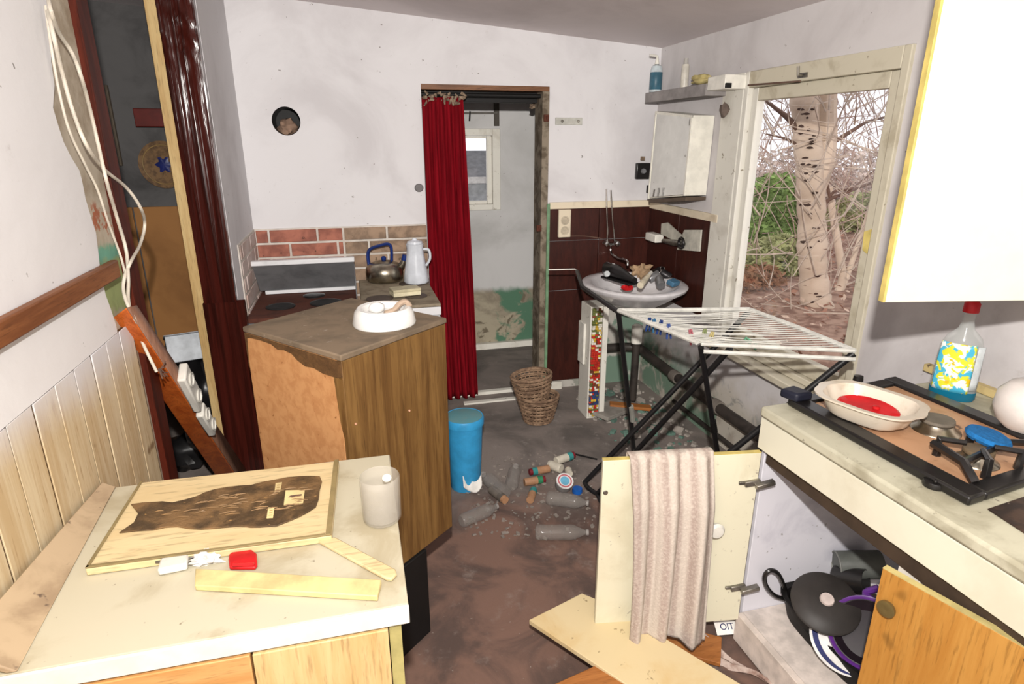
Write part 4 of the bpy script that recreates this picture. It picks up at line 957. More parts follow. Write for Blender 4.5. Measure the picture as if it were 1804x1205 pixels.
# two nested wicker baskets
def basket(name, lab, c, r0, r1, h, tilt, n, notch=None):
    t = thing(name, lab, 'basket', c, .0, None); R = Rx(tilt[0]) @ Ry(tilt[1])
    wv, ns = MB(), 26
    for j in range(n):
        k = j/(n-1); r = r0+(r1-r0)*k; z = .008+h*k; pts = []
        for i in range(ns*2+1):
            a = 2*PI*i/(ns*2); rr = r+.0045*(1 if (i+j) % 2 else -1) if i % 2 == 0 else r+.0045*(1 if ((i+1)//1+j) % 2 else -1)
            pts.append(c + R @ Vector((rr*math.cos(a), rr*math.sin(a)*.86, z)))
        wv.tube(pts, .0058, 5, caps=False)
    wv.build('weave', M['wicker'], t, kind='stuff')
    sp2 = MB()
    for i in range(ns):
        a = 2*PI*i/ns; sp2.tube([c+R @ Vector((r0*math.cos(a), r0*math.sin(a)*.86, .0)), c+R @ Vector((r1*math.cos(a), r1*math.sin(a)*.86, h+.012))], .0035, 5)
    sp2.build('stakes', M['wicker'], t, kind='stuff')
    MB().ring(c+R @ Vector((0, 0, h+.012)), r1, .009, 40, sy=.86, R=R).build('rim', M['wicker'], t)
    MB().lathe([(.001, 0), (r0, 0), (r0, .006), (.001, .006)], c, 30, sy=.86, R=R).build('base', M['wicker'], t)
basket('wicker_basket', 'brown wicker basket standing on the dark floor by the doorway', Vector((1.015, 3.30, .012)), .085, .122, .155, (0, .0), 13)
basket('wicker_basket', 'second wicker basket stacked tilted inside the lower one', Vector((.995, 3.325, .085)), .078, .122, .21, (.0, -.09), 17)
# litter: small tubes, jars and bottles
def jar(x, y, L, r, ang, body, band, cap, lab, nm='battery', cat='battery', z=None, lift=0):
    c = PZ(x, y, r); c.z = r+.001+lift; dv = Vector((math.cos(ang), math.sin(ang), 0)); Rr = dv.to_track_quat('Z', 'Y').to_matrix()
    t = thing(nm, lab, cat, (c.x, c.y, 0))
    MB().lathe([(.001, -L/2), (r*.94, -L/2), (r, -L/2+.004), (r, L*.12), (.001, L*.12)], c, 16, R=Rr).build('body', C('j%d_%d_%d' % body, body, .5), t)
    MB().lathe([(.001, L*.121), (r*1.01, L*.121), (r*1.01, L*.36), (.001, L*.36)], c, 16, R=Rr).build('band', C('j%d_%d_%d' % band, band, .5), t)
    MB().lathe([(.001, L*.361), (r*.9, L*.361), (r*.85, L*.5), (.001, L*.5)], c, 16, R=Rr).build('cap', C('j%d_%d_%d' % cap, cap, .5), t)
    return t
TE, RD, TN, GR, WH, BL = (56,138,136), (120,30,40), (170,128,96), (48,120,84), (204,196,180), (30,90,170)
jar(950, 829, .11, .020, PI+.1, TN, TE, RD, 'teal and tan spray tube with dark red cap, upper left of the floor litter', 'small_tube', 'tube')
jar(942, 847, .11, .020, .05, TN, GR, RD, 'green and tan tube lying below the teal one in the litter', 'small_tube', 'tube')
jar(937, 872, .10, .019, 1.1, TN, TE, TE, 'tan-ended tube pointing at the camera, lowest in the litter', 'small_tube', 'tube')
jar(995, 816, .12, .022, .35, WH, TE, RD, 'white, teal and red tube at the top right of the litter', 'small_tube', 'tube', lift=.03)
jar(978, 822, .08, .024, 2.2, WH, WH, WH, 'cream crushed tube beside the teal and red one', 'small_tube', 'tube')
jar(1002, 831, .05, .018, 1.4, WH, WH, TN, 'short cream tube under the teal and red one', 'small_tube', 'tube')
jar(878, 872, .12, .022, -1.2, (120,110,100), (100,92,84), TN, 'grey tube with tan end near the blue bin', 'small_tube', 'tube')
c = PZ(994, 850, .045); c.z = .045
tn = thing('round_tin', 'round tin with white, red and blue lid facing up in the litter', 'tin', (c.x, c.y, 0)); R = Rx(.55)
MB().lathe([(.001, -.03), (.040, -.03), (.042, -.025), (.042, .012), (.001, .012)], c, 28, R=R).build('tin', C('tin_grey', (150,146,144), .4), tn)
ld = MB().lathe([(.001, .0125), (.043, .0125), (.043, .018), (.001, .018)], c, 28, R=R).build('lid', C('tin_white', (222,218,216)), tn)
MB().lathe([(.029, .0182), (.035, .0182), (.035, .0192), (.029, .0192)], c, 28, R=R).build('red_ring', C('tin_red', (190,96,104)), ld)
MB().lathe([(.001, .0182), (.023, .0182), (.023, .0195), (.001, .0195)], c, 24, R=R).build('blue_disc', C('tin_blue', (110,176,206)), ld)
c = PZ(1017, 862, .02); c.z = .001
tag(MB().lathe([(.001, 0), (.024, 0), (.026, .01), (.024, .026), (.001, .028)], c, 20).build('blue_disc_piece', C('cap_blue', (28,92,176), .4)), 'bright blue screw top lying at the foot of the clothes airer', 'plastic piece')
def pet(x, y, ang, L, r, lab, alpha='clearplastic'):
    c = PZ(x, y, r); c.z = r+.001; dv = Vector((math.cos(ang), math.sin(ang), 0)); Rr = dv.to_track_quat('Z', 'Y').to_matrix()
    t = thing('plastic_bottle', lab, 'bottle', (c.x, c.y, 0))
    prof = [(.001, -L/2), (r*.8, -L/2), (r, -L/2+.012)]
    for k in range(7): prof += [(r*(.955 if k % 2 else 1), -L/2+.03+k*L*.085)]
    prof += [(r*.95, L*.22), (r*.5, L*.38), (r*.36, L*.42), (r*.36, L*.47), (.001, L*.47)]
    MB().lathe(prof, c, 22, R=Rr).build('bottle', M[alpha], t)
    MB().lathe([(.001, L*.45), (r*.42, L*.45), (r*.42, L*.5), (.001, L*.5)], c, 14, R=Rr).build('cap', C('petcap', (150,144,140)), t)
pet(1000, 882, -.5, .20, .034, 'clear crushed bottle lying just under the round tin')
pet(870, 852, 1.9, .22, .036, 'dusty clear bottle lying by the blue bin')
pet(990, 938, -.25, .23, .034, 'clear bottle lying alone on the red-brown floor')
pet(905, 838, 1.2, .20, .034, 'dusty clear bottle between the bin and the coloured tubes')
pet(845, 905, .4, .20, .032, 'flattened clear bottle nearest the cabinet corner')
o = MB().tube(spline([PZ(1013, 800, .005), PZ(1030, 804, .006), PZ(1052, 809, .005)], 4), .005, 6).build('black_stick', M['black']); tag(o, 'thin black stick on the floor at the airer foot', 'stick')
mb = MB()
for k in range(260):
    p = PZ(820+rnd.random()*230, 800+rnd.random()*150, 0); s = .003+.008*rnd.random()**2
    mb.obox((p.x, p.y, s*.35), (s*2, s*1.4, s*.7), Rz(rnd.random()*6) @ Rx(rnd.uniform(-.5, .5)))
tag(mb.build('floor_crumbs', C('crumb', (140,130,122), .95), smooth=0, kind='stuff'), 'grey crumbs and glass bits scattered over the floor', 'debris')
# planks lower middle
PZt = .135
q = [PZ(932, 1092, PZt), PZ(1025, 1045, PZt), PZ(1070, 1063, PZt), PZ(1330, 1220, PZt-.02), PZ(1128, 1222, PZt-.02)]
w0 = (q[1]-q[0]); dr2 = (PZ(1330, 1220, PZt)-q[2]).normalized()
tag(MB().prism(q, (0, 0, -.018)).build('cream_plank', M['plank'], None, .002), 'cream laminated plank lying tilted at the bottom centre of the floor', 'plank')
op = [PZ(972, 1204, .06), PZ(1064, 1165, .06), PZ(1125, 1200, .06), PZ(1180, 1300, .06), PZ(950, 1300, .06)]
op = [Vector((p.x, p.y, .112)) for p in (PZ(960, 1212, .112), PZ(1075, 1160, .112), PZ(1150, 1205, .112), PZ(1150, 1330, .112), PZ(960, 1330, .112))]
tag(MB().prism(op, (0, 0, -.11)).build('orange_box', M['brownwood'], None, .003), 'orange-brown wooden box end propping up the cream plank', 'box')

# ================================================================== CLOTHES AIRER
A, B, Cc, D = [PZ(x, y, .95) for x, y in ((1090, 547), (1320, 545), (1505, 618), (1235, 606))]
ar = thing('clothes_airer', 'folding clothes airer with white wire top and crossed black legs in front of the window', 'airer', (1.4, 2.1, 0))
C('airer_white', (226,224,216), .35, spec=.5)
def rb(pts, r=.004, k=.05):   # rounded corners
    return spline(pts, 6)
MB().tube([A, B], .010).build('top_rail', M['airer_white'], ar)
MB().tube([B, lerp(B, Cc, .5)+Vector((.01, 0, 0)), Cc], .010).build('top_rail', M['airer_white'], ar)
MB().tube([A, lerp(A, D, .96)], .010).build('top_rail', M['airer_white'], ar)
MB().tube([D, Cc], .008).build('top_rail', M['airer_white'], ar); MB().tube([D-Vector((0, .02, .022)), Cc-Vector((.0, .01, .028))], .008).build('top_rail', M['airer_white'], ar)
for k in range(1, 21):
    a, b = lerp(A, D, k/21), lerp(B, Cc, k/21); m = (a+b)/2-Vector((0, 0, .012+.006*math.sin(k*1.7)))
    MB().tube(spline([a, lerp(a, b, .25)-Vector((0, 0, .008)), m, lerp(a, b, .75)-Vector((0, 0, .008)), b], 3), .0024, 6).build('wire', M['airer_white'], ar)
W1, W2 = PZ(1026, 506, .955), PZ(1017, 478, .955)
MB().tube([A+Vector((0, .0, -.008)), W1, W2], .011).build('wing_arm', M['blackmetal'], ar); MB().tube([A+Vector((.015, 0, -.02)), W1+Vector((.02, 0, -.012))], .006).build('wing_arm', M['blackmetal'], ar)
MB().tube([W2, PZ(1013, 474, .955), PZ(966, 475, .955)], .004, 6).build('wing_wire', M['airer_white'], ar)
f1, f2_ = PZ(1030, 850, .01), PZ(1052, 870, .01)
MB().tube([B-Vector((0, 0, .01)), f1], .0125, 10).build('leg', M['blackmetal'], ar)
D2 = lerp(D, Cc, .2)-Vector((0, 0, .01)); MB().tube([D2, f2_], .0115, 10).build('leg', M['blackmetal'], ar)
MB().tube(spline([f1, lerp(f1, f2_, .5)-Vector((.012, 0, 0)), f2_], 5), .0115, 10).build('foot_bar', M['blackmetal'], ar)
f3 = PZ(1090, 953, .01); MB().tube([Cc-Vector((0, 0, .01)), f3], .0125, 10).build('leg', M['blackmetal'], ar)
MB().tube(spline([f2_, lerp(f2_, f3, .3)-Vector((.0, 0, 0)), f3], 4), .010, 8).build('foot_bar', M['blackmetal'], ar)
g1 = PZ(1120, 822, .01); MB().tube([A-Vector((0, 0, .01)), g1], .0115, 10).build('leg', M['blackmetal'], ar)
g2 = PZ(1280, 900, .01); MB().tube([D-Vector((0, 0, .01)), g2], .0105, 10).build('leg', M['blackmetal'], ar)
MB().tube([lerp(A, g1, .56)+Vector((.006, -.01, 0)), lerp(A, g1, .66)+Vector((.006, -.01, 0))], .013, 8).build('joint_sleeve', C('joint_grey', (150,148,140)), ar)
MB().tube([lerp(D, g2, .40), lerp(D, g2, .46)], .014, 8).build('joint_sleeve', M['black'], ar)
pegs = [(1143, 570, (44,70,128), 'dark blue clothes peg first from the left on the airer'), (1153, 572, (70,120,160), 'light blue clothes peg second from the left on the airer'), (1163, 575, (36,60,120), 'dark blue clothes peg third from the left on the airer'), (1178, 582, (60,84,150), 'blue clothes peg fourth from the left on the airer'), (1218, 592, (196,110,120), 'pink clothes peg at the near corner of the airer'), (1252, 596, (206,190,130), 'cream clothes peg just right of the pink one'), (1240, 590, (150,160,110), 'olive clothes peg between the pink and cream pegs'), (1322, 603, (110,176,140), 'mint green clothes peg on the near rail at the window side')]
for i, (x, y, colr, lab) in enumerate(pegs):
    p = PZ(x, y, .935); t = thing('clothes_peg', lab, 'peg', p, 0, 'clothes pegs on the airer')
    tl = Vector((.25*math.sin(i*2.1), .2*math.cos(i), -1)).normalized() if i != 7 else Vector((.6, -.3, -.5)).normalized()
    sd_ = tl.cross(Vector((0, 1, 0))).normalized(); R = Matrix((sd_, tl.cross(sd_), tl)).transposed()
    for s in (-1, 1): MB().obox(p+R @ Vector((s*.006, 0, .004)), (.006, .009, .062), R @ Ry(s*.09)).build('jaw', C('peg%d' % i, colr, .4), t, .0015)
    MB().ring(p+R @ Vector((0, 0, -.002)), .006, .0016, 12, R=R @ Rx(PI/2), ts=6).build('spring', M['dullsteel'], t)

# ================================================================== RIGHT COUNTER
WZ = .88
def fxr(y): return 1.165+(1.48-y)*.0235
def rprism(pts, z0, z1): return MB().prism([(x, y, z0) for x, y in pts], (0, 0, z1-z0))
wt2 = thing('counter_worktop', 'dusty cream worktop along the right wall carrying the gas hob', 'worktop', (1.55, .8, WZ-.035))
rprism([(fxr(1.48), 1.48), (fxr(.15), .15), (1.928, .15), (1.928, 1.52)], WZ-.034, WZ).build('slab', M['worktop_right'], wt2, .008)
bc2 = thing('kitchen_cabinet', 'cream kitchen base cabinet on the right with both doors standing open', 'cabinet', (1.55, .8, 0))
p = [(fxr(1.475)+.004, 1.475), (fxr(.15)+.004, .15), (fxr(.15)+.022, .15), (fxr(1.475)+.022, 1.475)]
rprism(p, .742, .844).build('front_rail', M['cream'], bc2, .002)
box('side_panel', M['lavender'], (1.19, 1.905, 1.462, 1.478, .0, .843), bc2)
box('shelf', C('shelf_pale', (216,204,196), .6), (1.19, 1.905, .2, 1.461, .10, .118), bc2)
box('back_panel', M['lavender'], (1.906, 1.92, .2, 1.478, .0, .843), bc2)
rprism([(fxr(1.46)-.0, 1.46), (fxr(.2), .2), (fxr(.2)+.024, .2), (fxr(1.46)+.024, 1.46)], .012, .119).build('plinth_board', C('plinth_pale', (220,206,196), .6), bc2, .002)
box('middle_stile', M['white_plastic'], (1.20, 1.225, .90, .96, .119, .742), bc2)
box('gap_shade_strip', C('gap_shade', (70,56,44), .8), (1.195, 1.215, .2, 1.461, .69, .741), bc2)  # dark strip paints the shadow of the gap below the front rail
# open cream door
Ad, Bd = PZ(1063, 812, .735), PZ(1342, 798, .735); Ad.z = Bd.z = 0
dd = (Bd-Ad).normalized(); dn = Vector((dd.y, -dd.x, 0))     # towards the camera
if dn.y > 0: dn = -dn
DL = (Bd-Ad).length
def dbox(name, mat, s0, s1, z0, z1, o0, o1, par, bev=.002):
    q = [Ad+dd*s0+dn*o0, Ad+dd*s1+dn*o0, Ad+dd*s1+dn*o1, Ad+dd*s0+dn*o1]
    return MB().prism([Vector((a.x, a.y, z0)) for a in q], (0, 0, z1-z0)).build(name, mat, par, bev)
dr = dbox('door', M['cream_door'], 0, DL, .10, .735, -.018, 0, bc2)
dbox('top_edge', M['yellow_edge'], 0, DL, .7351, .7365, -.018, 0, dr, 0)
MB().lathe([(.001, 0), (.010, 0), (.010, .008), (.024, .014), (.027, .024), (.02, .032), (.001, .034)], Ad+dd*(DL*.745)+dn*.0+Vector((0, 0, .478)), 24, R=dn.to_track_quat('Z', 'Y').to_matrix()).build('knob', M['white_plastic'], dr, label='round white knob')
MB().lathe([(.001, 0), (.008, 0), (.006, .003), (.001, .003)], Ad+dd*.012+dn*.0005+Vector((0, 0, .625)), 12, R=dn.to_track_quat('Z', 'Y').to_matrix()).build('screw', M['dullsteel'], dr)
for z in (.635, .24):
    c = Ad+dd*(DL-.02)+Vector((0, 0, z)); R = Matrix((dd, dn, Vector((0, 0, 1)))).transposed()
    MB().obox(c+dn*.006, (.05, .012, .018), R @ Ry(-.15)).obox(c+dd*.035+dn*.018, (.06, .02, .014), R @ Ry(-.25)).obox(c-dd*.028+dn*.004, (.03, .008, .010), R).build('hinge', M['dullsteel'], dr, .002)
# orange door ajar
q0, q1 = PZ(1555, 1000, .72), PZ(1804, 1140, .72); od = (q1-q0); od.z = 0; od.normalize(); on = Vector((od.y, -od.x, 0))
if on.x > 0: on = -on
def obx(name, mat, s0, s1, z0, z1, o0, o1, par, bev=.002):
    q = [Vector((q0.x, q0.y, 0))+od*s+on*o for s, o in ((s0, o0), (s1, o0), (s1, o1), (s0, o1))]
    return MB().prism([a+Vector((0, 0, z0)) for a in q], (0, 0, z1-z0)).build(name, mat, par, bev)
d2 = obx('door', M['orange_door'], 0, .50, .125, .7185, -.018, 0, bc2)
obx('top_edge', C('pale_green_edge', (196,180,120), .5), 0, .50, .7186, .7205, -.018, 0, d2, 0)
c = Vector((q0.x, q0.y, 0))+od*.032+Vector((0, 0, .635))
p = None
t_hit = PZ(1572, 1073, .65)
MB().lathe([(.001, 0), (.011, 0), (.011, .006), (.019, .010), (.020, .018), (.010, .021), (.001, .019)], c, 22, R=on.to_track_quat('Z', 'Y').to_matrix()).build('knob', C('bronze_knob', (128,112,72), .35, metal=.5), d2, label='bronze round knob')
# towel over the cream door
NF = 7
def twl(u, v):
    s0, s1 = (.075+.02*v, .335+.035*v); s = s0+(s1-s0)*u
    fold = math.sin(u*2*PI*2.6+1.1*v*math.sin(u*3)+.4)*(.006+.020*min(1, v*1.6)) + .005*math.sin(u*2*PI*6+v*4)
    if v < .10: k = v/.10; o = -.026+.0*k; z = .60+.142*k
    elif v < .14: k = (v-.10)/.04; a = PI*(1-k); o = -.009+.018*math.cos(a); z = .742+.010*math.sin(a)
    else:
        k = (v-.14)/.86; o = .012+.030*min(1, k*4)+max(-.012, fold)+.025*k; z = .742-.635*k+.018*math.sin(u*5)*k-.01*u*k
    p = Ad+dd*(s+.012*math.sin(v*3+u*2)*v)+dn*o; return Vector((p.x, p.y, z))
tw = thing('towel', 'pinkish striped towel hung over the open cream cupboard door', 'towel', Ad+dd*.2+Vector((0, 0, .1)))
MB().sheet(twl, 60, 70).build('cloth', M['towel'], tw, solid=.006, smooth=60)
# printed card under the door
c = PZ(1277, 1099, .05)
ncd = thing('printed_card', 'small white card with dark blue letters below the cream door', 'card', c)
R = Matrix((dd, Vector((0, 0, 1)).cross(dd), Vector((0, 0, 1)))).transposed() @ Rx(.6)
MB().obox(c, (.075, .07, .002), R).build('card', M['paper'], ncd)
text('lettering', 'OIT', .030, M['navy'], ncd, c+R @ Vector((.004, -.010, .0015)), R)
o = MB().obox(PZ(1200, 1130, .02), (.26, .12, .016), Rz(-.6)).build('cardboard_strip', M['brownwood'], None, .002); tag(o, 'brown wooden strip lying between the cream plank and the towel', 'strip')
o = MB().sheet(lambda u, v: PZ(1215+150*u+30*v, 1100+130*u*.9+60*v*(1-u), .012)+Vector((0, 0, .01*math.sin(u*9+v*3)+.006*math.sin(v*11))), 24, 14).build('dirty_cloth', dirty('dirty_floor_cloth', (190,172,162), (140,112,100), 10, .45, .62, .95, bump=.3), solid=.004); tag(o, 'dirty pale floor cloth in front of the cabinet plinth', 'cloth')

# contents of the open cabinet
SZ = .119
ro = thing('black_roaster', 'long black roasting tin with loop handle in the open cabinet', 'roasting tin', (1.395, 1.25, SZ)); c = Vector((1.395, 1.245, SZ))
sq = lambda a: 1/((abs(math.cos(a))**4+abs(math.sin(a))**4)**.25)
C('sooty_black', (24,22,22), .6, spec=.2)
MB().lathe([(.001, 0), (.085, 0), (.090, .008), (.100, .078), (.107, .081), (.107, .086), (.096, .086), (.086, .012), (.001, .008)], c, 48, sy=2.05, wob=sq).build('body', M['sooty_black'], ro)
MB().ring(c+Vector((0, 0, .045)), .097, .004, 48, sy=2.0).build('side_bead', M['black'], ro)
MB().tube(spline([PY(1390, 1056, 1.44), PY(1366, 1050, 1.435), PY(1351, 1034, 1.43), PY(1347, 1016, 1.425), PY(1356, 1005, 1.42), PY(1370, 1010, 1.42), PY(1380, 1030, 1.425), PY(1384, 1042, 1.435)], 6), .0075, 8).build('loop_handle', M['black_enamel'], ro)
lc = PZ(1455, 1060, .30)
nrm = Vector((-.25, -.38, .9)).normalized(); R = nrm.to_track_quat('Z', 'Y').to_matrix()
pl_ = thing('pan_lid', 'black pan lid with pale knob resting on the roasting tin', 'lid', lc)
MB().lathe([(.001, -.002), (.096, -.012), (.100, -.008), (.095, -.002), (.05, .008), (.001, .012)], lc, 40, R=R).build('disc', C('sooty_lid', (52,48,46), .5), pl_)
MB().lathe([(.001, .011), (.014, .011), (.021, .016), (.019, .022), (.001, .024)], lc, 24, R=R).build('knob', C('pale_knob', (206,190,184), .5), pl_, label='pale round knob')
nrm = Vector((-.5, -.42, .76)).normalized(); RP = nrm.to_track_quat('Z', 'Y').to_matrix()
for i, (x, y, colr, lab) in enumerate(((1496, 1124, 'plate_white', 'white dinner plate lowest of the tilted pile in the roasting tin'), (1501, 1122, 'navy', 'navy blue plate lying on the lowest white dinner plate'), (1511, 1122, 'plate_white', 'second white plate lying on the navy one'))):
    pc_ = PZ(x, y, .225+.006*i)
    t = thing('dinner_plate', lab, 'plate', pc_)
    mt_ = M['navy'] if colr == 'navy' else C('plate_white', (228,226,224), .2, spec=.5)
    rr = .108
    MB().lathe([(.001, 0), (.06, 0), (rr, .006), (rr, .010), (.06, .004), (.001, .004)], pc_, 40, R=RP).build('dish', mt_, t)
pc_ = PZ(1527, 1118, .252)
pn = thing('purple_pan', 'purple enamel frying pan topmost of the tilted pile in the open cabinet', 'pan', pc_)
MB().lathe([(.001, -.004), (.075, -.004), (.102, .022), (.107, .022), (.105, .028), (.098, .026), (.072, .001), (.001, .001)], pc_, 40, R=RP).build('outside', M['purple'], pn)
MB().lathe([(.001, .0015), (.070, .0015), (.095, .0255), (.092, .0255), (.068, .003), (.001, .003)], pc_, 40, R=RP).build('inside', C('pan_inside', (34,26,32), .35), pn)
MB().tube(spline([pc_+RP @ Vector((.06, .085, .02)), PZ(1525, 1048, .30), PZ(1548, 1036, .33)], 5), [.011]*11, 8).build('handle', M['purple'], pn)
tc_ = PZ(1512, 995, .28)
t = thing('grey_tin', 'dull grey-green tin lying at the back of the open cabinet', 'tin', tc_); Rr = Vector((.9, -.35, .1)).to_track_quat('Z', 'Y').to_matrix()
MB().lathe([(.001, -.07), (.045, -.07), (.047, -.066), (.047, .07), (.001, .07)], tc_, 26, R=Rr).build('can', C('grey_green_tin', (92,94,90), .5), t)
MB().ring(tc_+Rr @ Vector((0, 0, -.07)), .045, .003, 26, R=Rr).build('rim', C('tin_rim', (120,120,116), .4), t)
tc_ = PZ(1497, 1022, .25); t = thing('black_mug', 'black mug lying in front of the grey tin', 'mug', tc_); Rr = Vector((.5, -.8, .35)).to_track_quat('Z', 'Y').to_matrix()
MB().lathe([(.001, -.05), (.036, -.05), (.042, -.045), (.042, .05), (.038, .05), (.036, -.04), (.001, -.042)], tc_, 26, R=Rr).build('body', M['black_enamel'], t)
MB().tube(spline([tc_+Rr @ Vector(p) for p in ((.04, 0, .03), (.07, 0, .02), (.07, 0, -.02), (.04, 0, -.03))], 5), .006).build('handle', M['black_enamel'], t)

# gas hob
HZ = WZ+.001
H0, H1, H2, H3 = Vector((1.245, 1.465, 0)), Vector((1.268, .888, 0)), Vector((1.74, .955, 0)), Vector((1.715, 1.535, 0))
gh = thing('gas_hob', 'black framed gas hob with pinkish dirty plate on the right worktop', 'hob', (1.5, 1.2, HZ))
def hq(u, v, z): return lerp(lerp(H0, H3, u), lerp(H1, H2, u), v)+Vector((0, 0, z))
def hpr(name, uv, z0, z1, mat, bev=.004): return MB().prism([hq(u, v, z0) for u, v in uv], (0, 0, z1-z0)).build(name, mat, gh, bev)
hpr('frame_bar', [(0, 0), (.12, 0), (.12, 1), (0, 1)], HZ, HZ+.024, M['black_enamel'], .006)
hpr('frame_bar', [(.88, 0), (1, 0), (1, 1), (.88, 1)], HZ, HZ+.024, M['black_enamel'], .006)
hpr('frame_bar', [(.12, 0), (.88, 0), (.88, .08), (.12, .08)], HZ, HZ+.022, M['black_enamel'], .006)
hpr('frame_bar', [(.12, .92), (.88, .92), (.88, 1), (.12, 1)], HZ, HZ+.022, M['black_enamel'], .006)
MB().prism([hq(-.03, -.04, HZ+.02), hq(.10, -.05, HZ+.02), hq(.12, .08, HZ+.024), hq(-.01, .07, HZ+.024)], (0, 0, .028)).build('raised_corner', C('dark_navy_corner', (34,36,50), .5), gh, .008)
hpr('plate', [(.12, .08), (.88, .08), (.88, .92), (.12, .92)], HZ, HZ+.014, M['hobplate'], .001)
def burner(x, y, r, capm, lab=None):
    b = PZ(x, y, HZ+.03); b.z = HZ+.0145
    s_ = MB().lathe([(.001, 0), (r*1.45, 0), (r*1.4, .004), (r*1.1, .010), (r*.95, .022), (.001, .022)], b, 32).build('burner_skirt', M['steel'], gh)
    MB().lathe([(.001, .0225), (r*.92, .0225), (r, .027), (r*.97, .034), (.001, .036)], b, 32).build('burner_cap', capm, s_)
    return b
C('burner_grey', (124,116,104), .6); C('burner_brown', (120,104,82), .5)
b1 = burner(1650, 748, .042, M['burner_grey']); b2 = burner(1722, 803, .034, M['burner_brown'])
def sup(b, r, n, ph, h=.045):
    mb = MB()
    for i in range(n):
        a = 2*PI*i/n+ph; d_ = Vector((math.cos(a), math.sin(a), 0)); q_ = b+d_*r
        mb.tube([b+d_*(r*1.35)+Vector((0, 0, -.010)), b+d_*(r*1.35)+Vector((0, 0, h)), b+d_*(r*.45)+Vector((0, 0, h))], [.012, .010, .007], 6)
    mb.build('pan_support', M['black_enamel'], gh, .001)
sup(b2, .062, 4, .9)
MB().tube([hq(.18, .86, HZ+.05), hq(.62, .82, HZ+.05), hq(.9, .95, HZ+.05)], .009, 6).build('support_bar', M['black_enamel'], gh)
MB().tube([hq(.22, .70, HZ+.05), hq(.18, .86, HZ+.05), hq(.16, .93, HZ+.02)], .011, 6).build('support_bar', M['black_enamel'], gh)
o_ = PZ(1512, 668, WZ+.03); MB().lathe([(.001, 0), (.016, 0), (.014, .016), (.001, .018)], (o_.x, o_.y, HZ+.0245), 18).build('knob', M['black_enamel'], gh)
kc = PZ(1647, 850, WZ+.01); kc.z = WZ+.0008
kn = thing('hob_knob', 'loose black round hob knob on the front edge of the right worktop', 'knob', kc)
MB().lathe([(.001, 0), (.024, 0), (.026, .006), (.023, .014), (.001, .016)], kc, 26).build('disc', M['black_enamel'], kn)
MB().obox(kc+Vector((0, 0, .019)), (.036, .007, .007), Rz(.7)).build('grip', M['black_enamel'], kn, .002)
bs_ = MB().prism([(1.30, .87, WZ+.0008), (1.27, .60, WZ+.0008), (1.75, .60, WZ+.0008), (1.73, .93, WZ+.0008)], (0, 0, .003)).build('baking_sheet', dirty('burnt_sheet', (74,56,46), (44,34,30), 16, .4, .6, .35, spk=30, spkc=(140,126,110), bump=.15), None, .001); tag(bs_, 'dark brown burnt baking sheet on the right worktop before the hob', 'baking sheet')
# casserole dish
cl_, cr_ = PZ(1437, 682, .955), PZ(1627, 745, .955); cd = (cl_+cr_)/2; ax_ = (cr_-cl_); ax_.z = 0; ll = ax_.length; ax_.normalize()
cd = PZ(1530, 716, .94); cd.z = HZ+.027
R = Matrix((ax_, Vector((0, 0, 1)).cross(ax_), Vector((0, 0, 1)))).transposed()
def sup_w(a): 
    s4 = 1/((abs(math.cos(a))**3.2+abs(math.sin(a))**3.2)**(1/3.2)); return s4*(1+.06*math.exp(-((abs(math.cos(a))-1)/.02)**2))
ds_ = thing('casserole_dish', 'oval cream oven dish with a red lid inside, standing on the gas hob', 'dish', cd)
MB().lathe([(.001, .0), (.092, .0), (.102, .008), (.122, .045), (.142, .052), (.143, .057), (.120, .056), (.098, .014), (.001, .010)], cd, 64, sx=.95, sy=.74, R=R, wob=sup_w).build('body', M['dish'], ds_)
rl = thing('red_saucer', 'flat red plastic lid lying inside the cream oven dish', 'saucer', cd+Vector((0, 0, .012)))
MB().lathe([(.001, .011), (.086, .011), (.090, .020), (.082, .024), (.06, .020), (.001, .022)], cd+R @ Vector((.0, -.0, .012)), 48, sx=.92, sy=.58, R=R @ Rx(.16)).build('disc', M['red_plastic'], rl)
MB().lathe([(.001, .022), (.010, .022), (.009, .028), (.001, .03)], cd+R @ Vector((.02, -.0, .012)), 16, R=R).build('centre_boss', M['red_plastic'], rl)
# scourer, round white jar, spray bottle
sc_ = PZ(1740, 770, HZ+.06)
o = MB().lathe([(.001, -.008), (.042, -.008), (.047, .0), (.042, .009), (.001, .011)], sc_, 34, sx=1, sy=1.12, R=Ry(.08) @ Rx(.10), wob=lambda a: 1+.03*math.sin(5*a)).build('blue_scourer', M['sponge']); tag(o, 'round bright blue scouring pad lying on the second burner', 'scourer')
eg = PZ(1826, 752, WZ+.05)
wj = thing('white_pot', 'rounded white pot cut off by the right edge behind the scourer', 'pot', (eg.x, eg.y, WZ))
MB().lathe([(.001, 0), (.05, 0), (.07, .02), (.082, .055), (.078, .095), (.055, .125), (.035, .135), (.001, .138)], (eg.x+.02, eg.y+.04, WZ+.026), 36).build('body', C('pot_white', (230,222,216), .35, var=.05), wj)
MB().lathe([(.001, .1385), (.012, .1385), (.016, .152), (.001, .158)], (eg.x+.02, eg.y+.04, WZ+.026), 18).build('lid_knob', C('pot_white', (230,222,216)), wj)
bo = PZ(1674, 700, WZ); bo.z = WZ+.001
sb_ = thing('spray_bottle', 'clear bottle of blue window cleaner with lemon label under the wall cupboard', 'bottle', bo)
vd = Vector((-bo.x, -bo.y, 0)).normalized(); R = Matrix((Vector((0, 0, 1)).cross(vd)*-1, vd*-1, Vector((0, 0, 1)))).transposed()
if R.determinant() < 0: R = Matrix((vd.cross(Vector((0, 0, 1)))*-1, vd*-1, Vector((0, 0, 1)))).transposed()
sw4 = lambda a: 1/((abs(math.cos(a))**3+abs(math.sin(a))**3)**(1/3))
